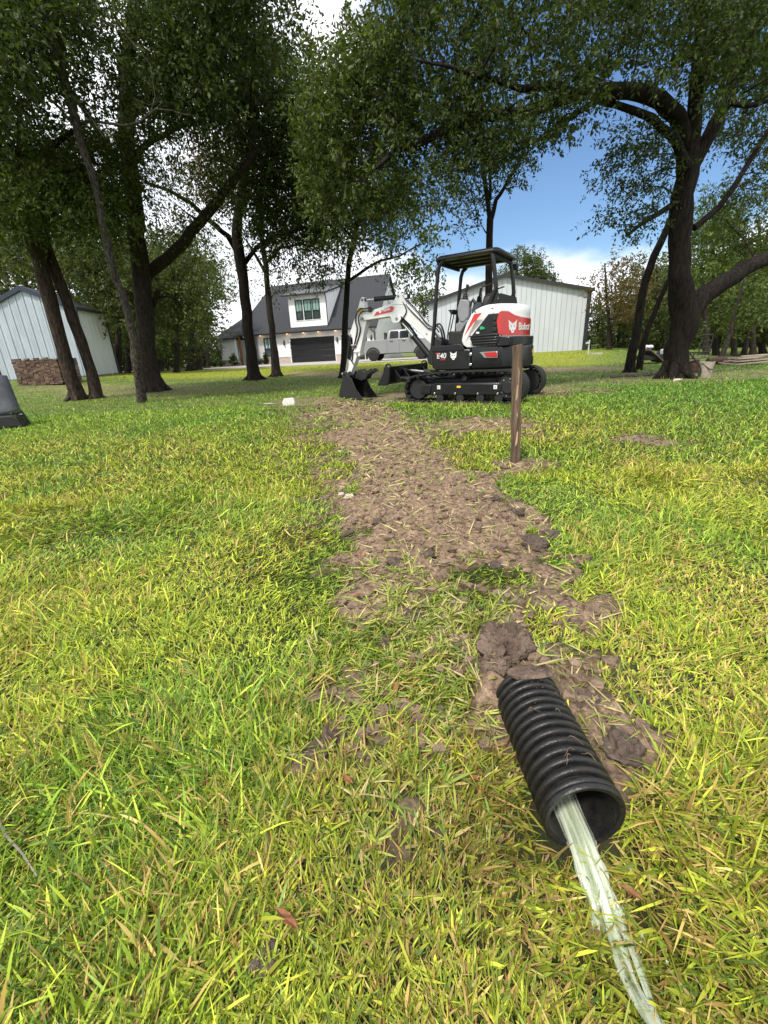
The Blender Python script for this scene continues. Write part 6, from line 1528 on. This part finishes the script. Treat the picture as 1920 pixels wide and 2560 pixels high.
# ================================================================== dark cushion at the left edge
M_TARP = mat('dark_grey_fabric', (.050, .054, .062), .42, var=.2, scale=5, bump=.5, bscale=9)
g = gnd(70, 1066)
CU = empty('padded_seat', (g.x, g.y, g.z), R(28), 'dark grey padded seat back on a black frame, cut by the left edge', 'chair')
rings = []; nu, nv = 14, 12
def cush(u, v, s_):                      # u across, v up; puffed and sagging
    x_ = -1.25 + 1.25 * u - .10 * v * u - .02; z_ = .22 + .66 * v - .12 * (1 - u) * (1 - v) + .05 * math.sin(u * 3.1) * (v > .9)
    pf = max(0, (1 - (2 * u - 1) ** 4) * (1 - (2 * v - 1) ** 4)) ** .5
    y_ = .34 * v + s_ * (.015 + .15 * pf) + .022 * math.sin(9 * u + 5 * v) * pf + .012 * math.sin(21 * u - 9 * v) * pf
    return (x_, y_, z_)
m = MB(); vs = []; fs = []
for s_ in (-1, 1):
    for j in range(nv + 1):
        for i in range(nu + 1): vs.append(cush(i / nu, j / nv, s_))
K = (nu + 1) * (nv + 1)
for j in range(nv):
    for i in range(nu):
        a_ = j * (nu + 1) + i; q_ = (a_, a_ + 1, a_ + nu + 2, a_ + nu + 1); fs += [q_, tuple(K + t for t in q_[::-1])]
for i in range(nu): fs += [(i + 1, i, K + i, K + i + 1), (nv * (nu + 1) + i, nv * (nu + 1) + i + 1, K + nv * (nu + 1) + i + 1, K + nv * (nu + 1) + i)]
for j in range(nv): a_, b_ = j * (nu + 1), (j + 1) * (nu + 1); fs += [(a_, b_, K + b_, K + a_), (b_ + nu, a_ + nu, K + a_ + nu, K + b_ + nu)]
m.add(vs, fs).build('cushion', M_TARP, CU, smooth_deg=70)
MB().tube([cush(i / 10, 0, -1) for i in range(11)], .012, 6).build('piping', M_GREY, CU)
MB().box((-.62, .10, .12), (1.2, .5, .22), taper=.96).build('base', M_XM, CU, bevel=.03)
for xx, yy in ((-.03, -.15), (-.03, .34), (-1.2, -.15), (-1.2, .34)): MB().tube([(xx - .05, yy, .26), (xx + .03, yy, -.04)], .014, 8).build('leg', M_XM, CU)
for i, (px, py) in enumerate([(62, 1066), (18, 1070)]):
    gg = gnd(px, py); rngw = np.random.default_rng(i + 3); k = 46
    t = empty('weed', (gg.x, gg.y - .12, gg.z), 0, ['leafy weed at the right leg of the dark padded seat', 'leafy weed under the front of the dark padded seat'][i], 'weed')
    st = MB(); O_ = []; D_ = []
    for s_ in range(5):
        top_ = (rngw.normal(0, .08), rngw.normal(0, .05), rngw.uniform(.16, .34 if i == 0 else .2)); st.tube([(0, 0, 0), (top_[0] * .6, top_[1] * .6, top_[2] * .6), top_], [.004, .003, .002], 4)
        for h_ in range(6): f_ = .3 + .7 * h_ / 5; O_.append([top_[0] * f_, top_[1] * f_, top_[2] * f_]); D_.append(rngw.normal(0, 1, 3) + [0, 0, .6])
    st.build('stem', M_LEAFSTEM if 'M_LEAFSTEM' in globals() else M_BARK, t)
    D_ = np.array(D_); D_ /= np.linalg.norm(D_, axis=1, keepdims=True)
    q = leaves_mesh(np.array(O_), D_, np.full(len(O_), .03), 2, .06, .45, P_LIGHT, rngw); o = bpy.data.objects.new('foliage', np_mesh('foliage', q[0], q[1], q[2], M_LEAF, q[3])); COL.objects.link(o); o.parent = t

# pale broken block in the lawn
M_CHALK = mat('white_chalky', (.62, .60, .56), .8, var=.15, scale=20, bump=.3)
g = gnd(724, 1014)
o = MB().loft([[(-.13, -.06, -.03), (.12, -.05, -.03), (.13, .07, -.03), (-.12, .08, -.03)], [(-.135, -.06, .09), (.13, -.055, .08), (.13, .07, .08), (-.12, .08, .09)], [(-.09, -.05, .15), (.10, -.05, .165), (.10, .06, .15), (-.08, .06, .14)]]).build('pale_block', M_CHALK, None, bevel=.015)
o.location = (g.x, g.y, g.z); tag(o, 'chunk of white broken block lying in the lawn left of the bucket', 'block')
g = gnd(672, 1012); o = MB().blob((0, 0, 0), (.16, .06, .012), jag=.3).build('pale_scrap', M_CHALK); o.location = (g.x, g.y, g.z + .02); tag(o, 'flat white scrap left of the white broken block', 'scrap')

# ================================================================== things round the great oak
M_RUST = mat('old_black_steel', (.022, .021, .020), .6, var=.4)
M_OLDWOOD = mat('grey_old_wood', (.22, .18, .135), .9, scale=6, color2=(.38, .31, .24), bump=.6, bscale=20, stretch=(.15, 1, 1))
M_CREAM = mat('cream_sacking', (.34, .29, .225), .85, var=.18, scale=7, bump=.4, bscale=14)
M_BROWNLOG = mat('brown_log', (.10, .055, .032), .9, var=.4, scale=8)
g = gnd(1760, 945); dd = g.y
P = empty('cream_tub', (g.x, g.y, g.z), R(10), 'tapered cream tub with a black strap beside the great oak', 'tub')
MB().lathe([(.0, 0), (.125, 0), (.135, .10), (.148, .25), (.160, .36), (.150, .365), (.140, .34), (.0, .33)], 20).build('tub', M_CREAM, P, smooth_deg=60)
hose([(-.155, -.03, .34), (-.05, -.165, .20), (.06, -.16, .22), (.158, -.03, .35)], .010, P, 'strap'); hose([(-.15, 0, .36), (0, -.155, .372), (.155, 0, .36)], .008, P, 'strap')
g2 = gnd(1735, 946); vn = [(g2.x - .02, g2.y - .05, g2.z), (g2.x + .06, g2.y - .1, g2.z + .12), (g2.x + .02, g2.y - .06, g2.z + .30), (g2.x - .16, g2.y - .02, g2.z + .50), (g2.x - .20, g2.y, g2.z + .56)]
o = hose(vn, .016, None, 'dark_vine'); o.parent = None; tag(o, 'dark twisted vine climbing past the cream tub', 'vine')
for i, (pa, pb, dd2, w_, lab) in enumerate([((1722, 904), (1768, 890), 12.5, .30, 'broad grey plank leaning up behind the cream tub'), ((1728, 897), (1745, 893), 12.8, .18, 'narrow pale plank behind the broad leaning plank')]):
    a_, b_ = at(*pa, dd2), at(*pb, dd2 - .3); v = b_ - a_
    o = MB().box((0, 0, 0), (v.length, w_, .035)).build('plank', M_OLDWOOD, None, bevel=.004); o.location = a_.lerp(b_, .5); o.rotation_euler = v.to_track_quat('X', 'Z').to_euler(); tag(o, lab, 'plank')
    for k, e in enumerate((a_, b_)):
        gz_ = float(terrain(np.array([e.x]), np.array([e.y]))[0])
    s_ = MB().box((0, 0, 0), (v.length * .8, .22, max(.1, a_.z - gz_))).build('log_rest', M_BROWNLOG, None, bevel=.03); mid = a_.lerp(b_, .5); s_.location = (mid.x, mid.y + .02, (gz_ + min(a_.z, b_.z)) / 2 - .03); tag(s_, ['brown log under the broad grey plank', 'brown log under the narrow pale plank'][i], 'log')
g = gnd(1800, 911)
o = MB().tube([(g.x - .45, g.y, g.z + .12), (g.x, g.y + .02, g.z + .13), (g.x + .42, g.y, g.z + .12)], [.11, .12, .11], 12, wob=.06).build('log', M_BROWNLOG); tag(o, 'brown log lying between the cream tub and the plank pile', 'log')
g = gnd(1858, 911); PL = random.Random(6)
WP = empty('plank_pile', (g.x, g.y, g.z), R(-4), 'long low pile of weathered pale planks and bark on the grass', 'wood pile')
for k in range(16):
    row = k // 5; ln = 1.25 - .18 * row + PL.uniform(-.15, .15)
    o = MB().box((0, 0, 0), (ln, .12, .05)).build('plank', M_OLDWOOD, WP, bevel=.008)
    o.location = (PL.uniform(-.1, .1) + .05 * row, -.28 + (k % 5) * .13, .04 + row * .075 + PL.uniform(0, .02)); o.rotation_euler = (PL.uniform(-.1, .1), PL.uniform(-.04, .04), PL.uniform(-.08, .08))
# black steel rack with a ladder-like upright
g = gnd(1770, 893); dr_ = g.y
RK = empty('steel_rack', (g.x, g.y, g.z), 0, 'black steel trailer frame with a ladder-like upright gate', 'trailer')
inv = -Vector((g.x, g.y, g.z))
def bar(a, b_, d1, d2, r_=.028, par=RK, name='bar'): 
    p, q = at(*a, d1) + inv, at(*b_, d2) + inv; return MB().tube([p, q], r_, 6).build(name, M_RUST, par)
bar((1757, 838), (1745, 888), dr_, dr_); bar((1784, 836), (1772, 884), dr_, dr_)
for f in (0, .33, .62, .93): bar((1757 - 12 * f, 838 + 50 * f), (1784 - 12 * f, 836 + 48 * f), dr_, dr_)
bar((1748, 839), (1784, 836), dr_, dr_)
bar((1724, 881), (1775, 880), dr_ - .2, dr_ - .2); bar((1722, 893), (1772, 892), dr_ - .2, dr_ - .2); bar((1724, 881), (1722, 894), dr_ - .2, dr_ - .2); bar((1735, 881), (1733, 894), dr_ - .2, dr_ - .2); bar((1772, 880), (1771, 892), dr_ - .2, dr_ - .2); bar((1770, 880), (1772, 890), dr_ - .2, dr_ + .8)
# low dark trailer with grey fender at the left of the oak
g = gnd(1640, 908); TL = empty('yard_cart', (g.x, g.y, g.z), R(8), 'low dark cart with a curved grey fender and white wheel between the trunks', 'cart')
fd = []
for k in range(11): t_ = k / 10; fd.append((-.62 + .75 * t_, .30 - .02 * t_ + .22 * math.exp(-((t_ - .02) / .35) ** 2) - .20 * smooth(.45, 1, t_)))
MB().prism_y(fd + [(a, b_ - .05) for a, b_ in fd[::-1]], -.30, .30).build('fender', mat('dusty_purple_paint', (.13, .085, .085), .5), TL, bevel=.01, smooth_deg=60)
MB().box((-.25, .05, .22), (.8, .5, .18)).build('deck', M_RUST, TL, bevel=.02); MB().box((.55, 0, .38), (.55, .5, .22)).build('engine_box', M_WHITEMETAL, TL, bevel=.05); MB().box((.60, 0, .53), (.4, .42, .10)).build('box_lid', M_BROWNLOG, TL, bevel=.02)
for sg in (1, -1):
    w = MB().lathe([(.0, -.05), (.16, -.05), (.22, -.06), (.23, 0), (.22, .06), (.16, .05), (0, .05)], 20, Matrix.Translation((.42, sg * .30, .22)) @ Matrix.Rotation(R(90), 4, 'X')).build('wheel', M_TYRE, TL); MB().lathe([(0, -.065), (.14, -.06), (.14, .06), (0, .065)], 16, Matrix.Translation((.42, sg * .30, .22)) @ Matrix.Rotation(R(90), 4, 'X')).build('hub', M_WHITE, w)
MB().tube([(.05, -.24, .3), (.02, -.24, .58), (.24, -.24, .58), (.24, -.24, .3)], .018, 6).build('handle_frame', M_RUST, TL)
for sg in (1, -1): MB().blob((-.42 + .14 * sg * 0, sg * .12, .60), (.11, .05, .07)).build('seat_pad', M_WHITE, TL)
# small white post and pale slab by the big shed corner
g = gnd(1470, 886); o = MB().cyl((0, 0, -.05), (0, 0, .75), .035, 8).box((-.08, 0, .60), (.18, .1, .10)).build('white_meter_post', M_WHITEMETAL); o.location = g; tag(o, 'small white post with a box beside the big shed corner', 'post')
g = gnd(1489, 886); o = MB().box((0, 0, .03), (.62, .4, .08)).build('pale_slab', M_CONC, None, bevel=.01); o.location = g; tag(o, 'pale slab lying on the grass right of the big shed', 'slab')
g = gnd(1672, 951); o = MB().blob((0, 0, .02), (.10, .07, .045)).build('pinkish_rock', M_BRICKW); o.location = (g.x, g.y - .3, g.z); tag(o, 'small pinkish rock at the foot of the great oak', 'rock')
g = gnd(1585, 940)
o = MB()
rl = random.Random(9)
for k in range(26): o.blob((rl.gauss(0, .35), rl.gauss(0, .15), .02), (rl.uniform(.05, .14), rl.uniform(.04, .1), rl.uniform(.03, .07)), seg=6, rows=4, jag=.3, rnd=rl)
o = o.build('root_litter', mat('leaf_litter', (.14, .10, .085), .9, var=.5, scale=14), None, smooth_deg=30); o.location = (g.x, g.y, g.z); tag(o, 'heap of leaf litter round the foot of the twin trunks', 'litter', kind='stuff')
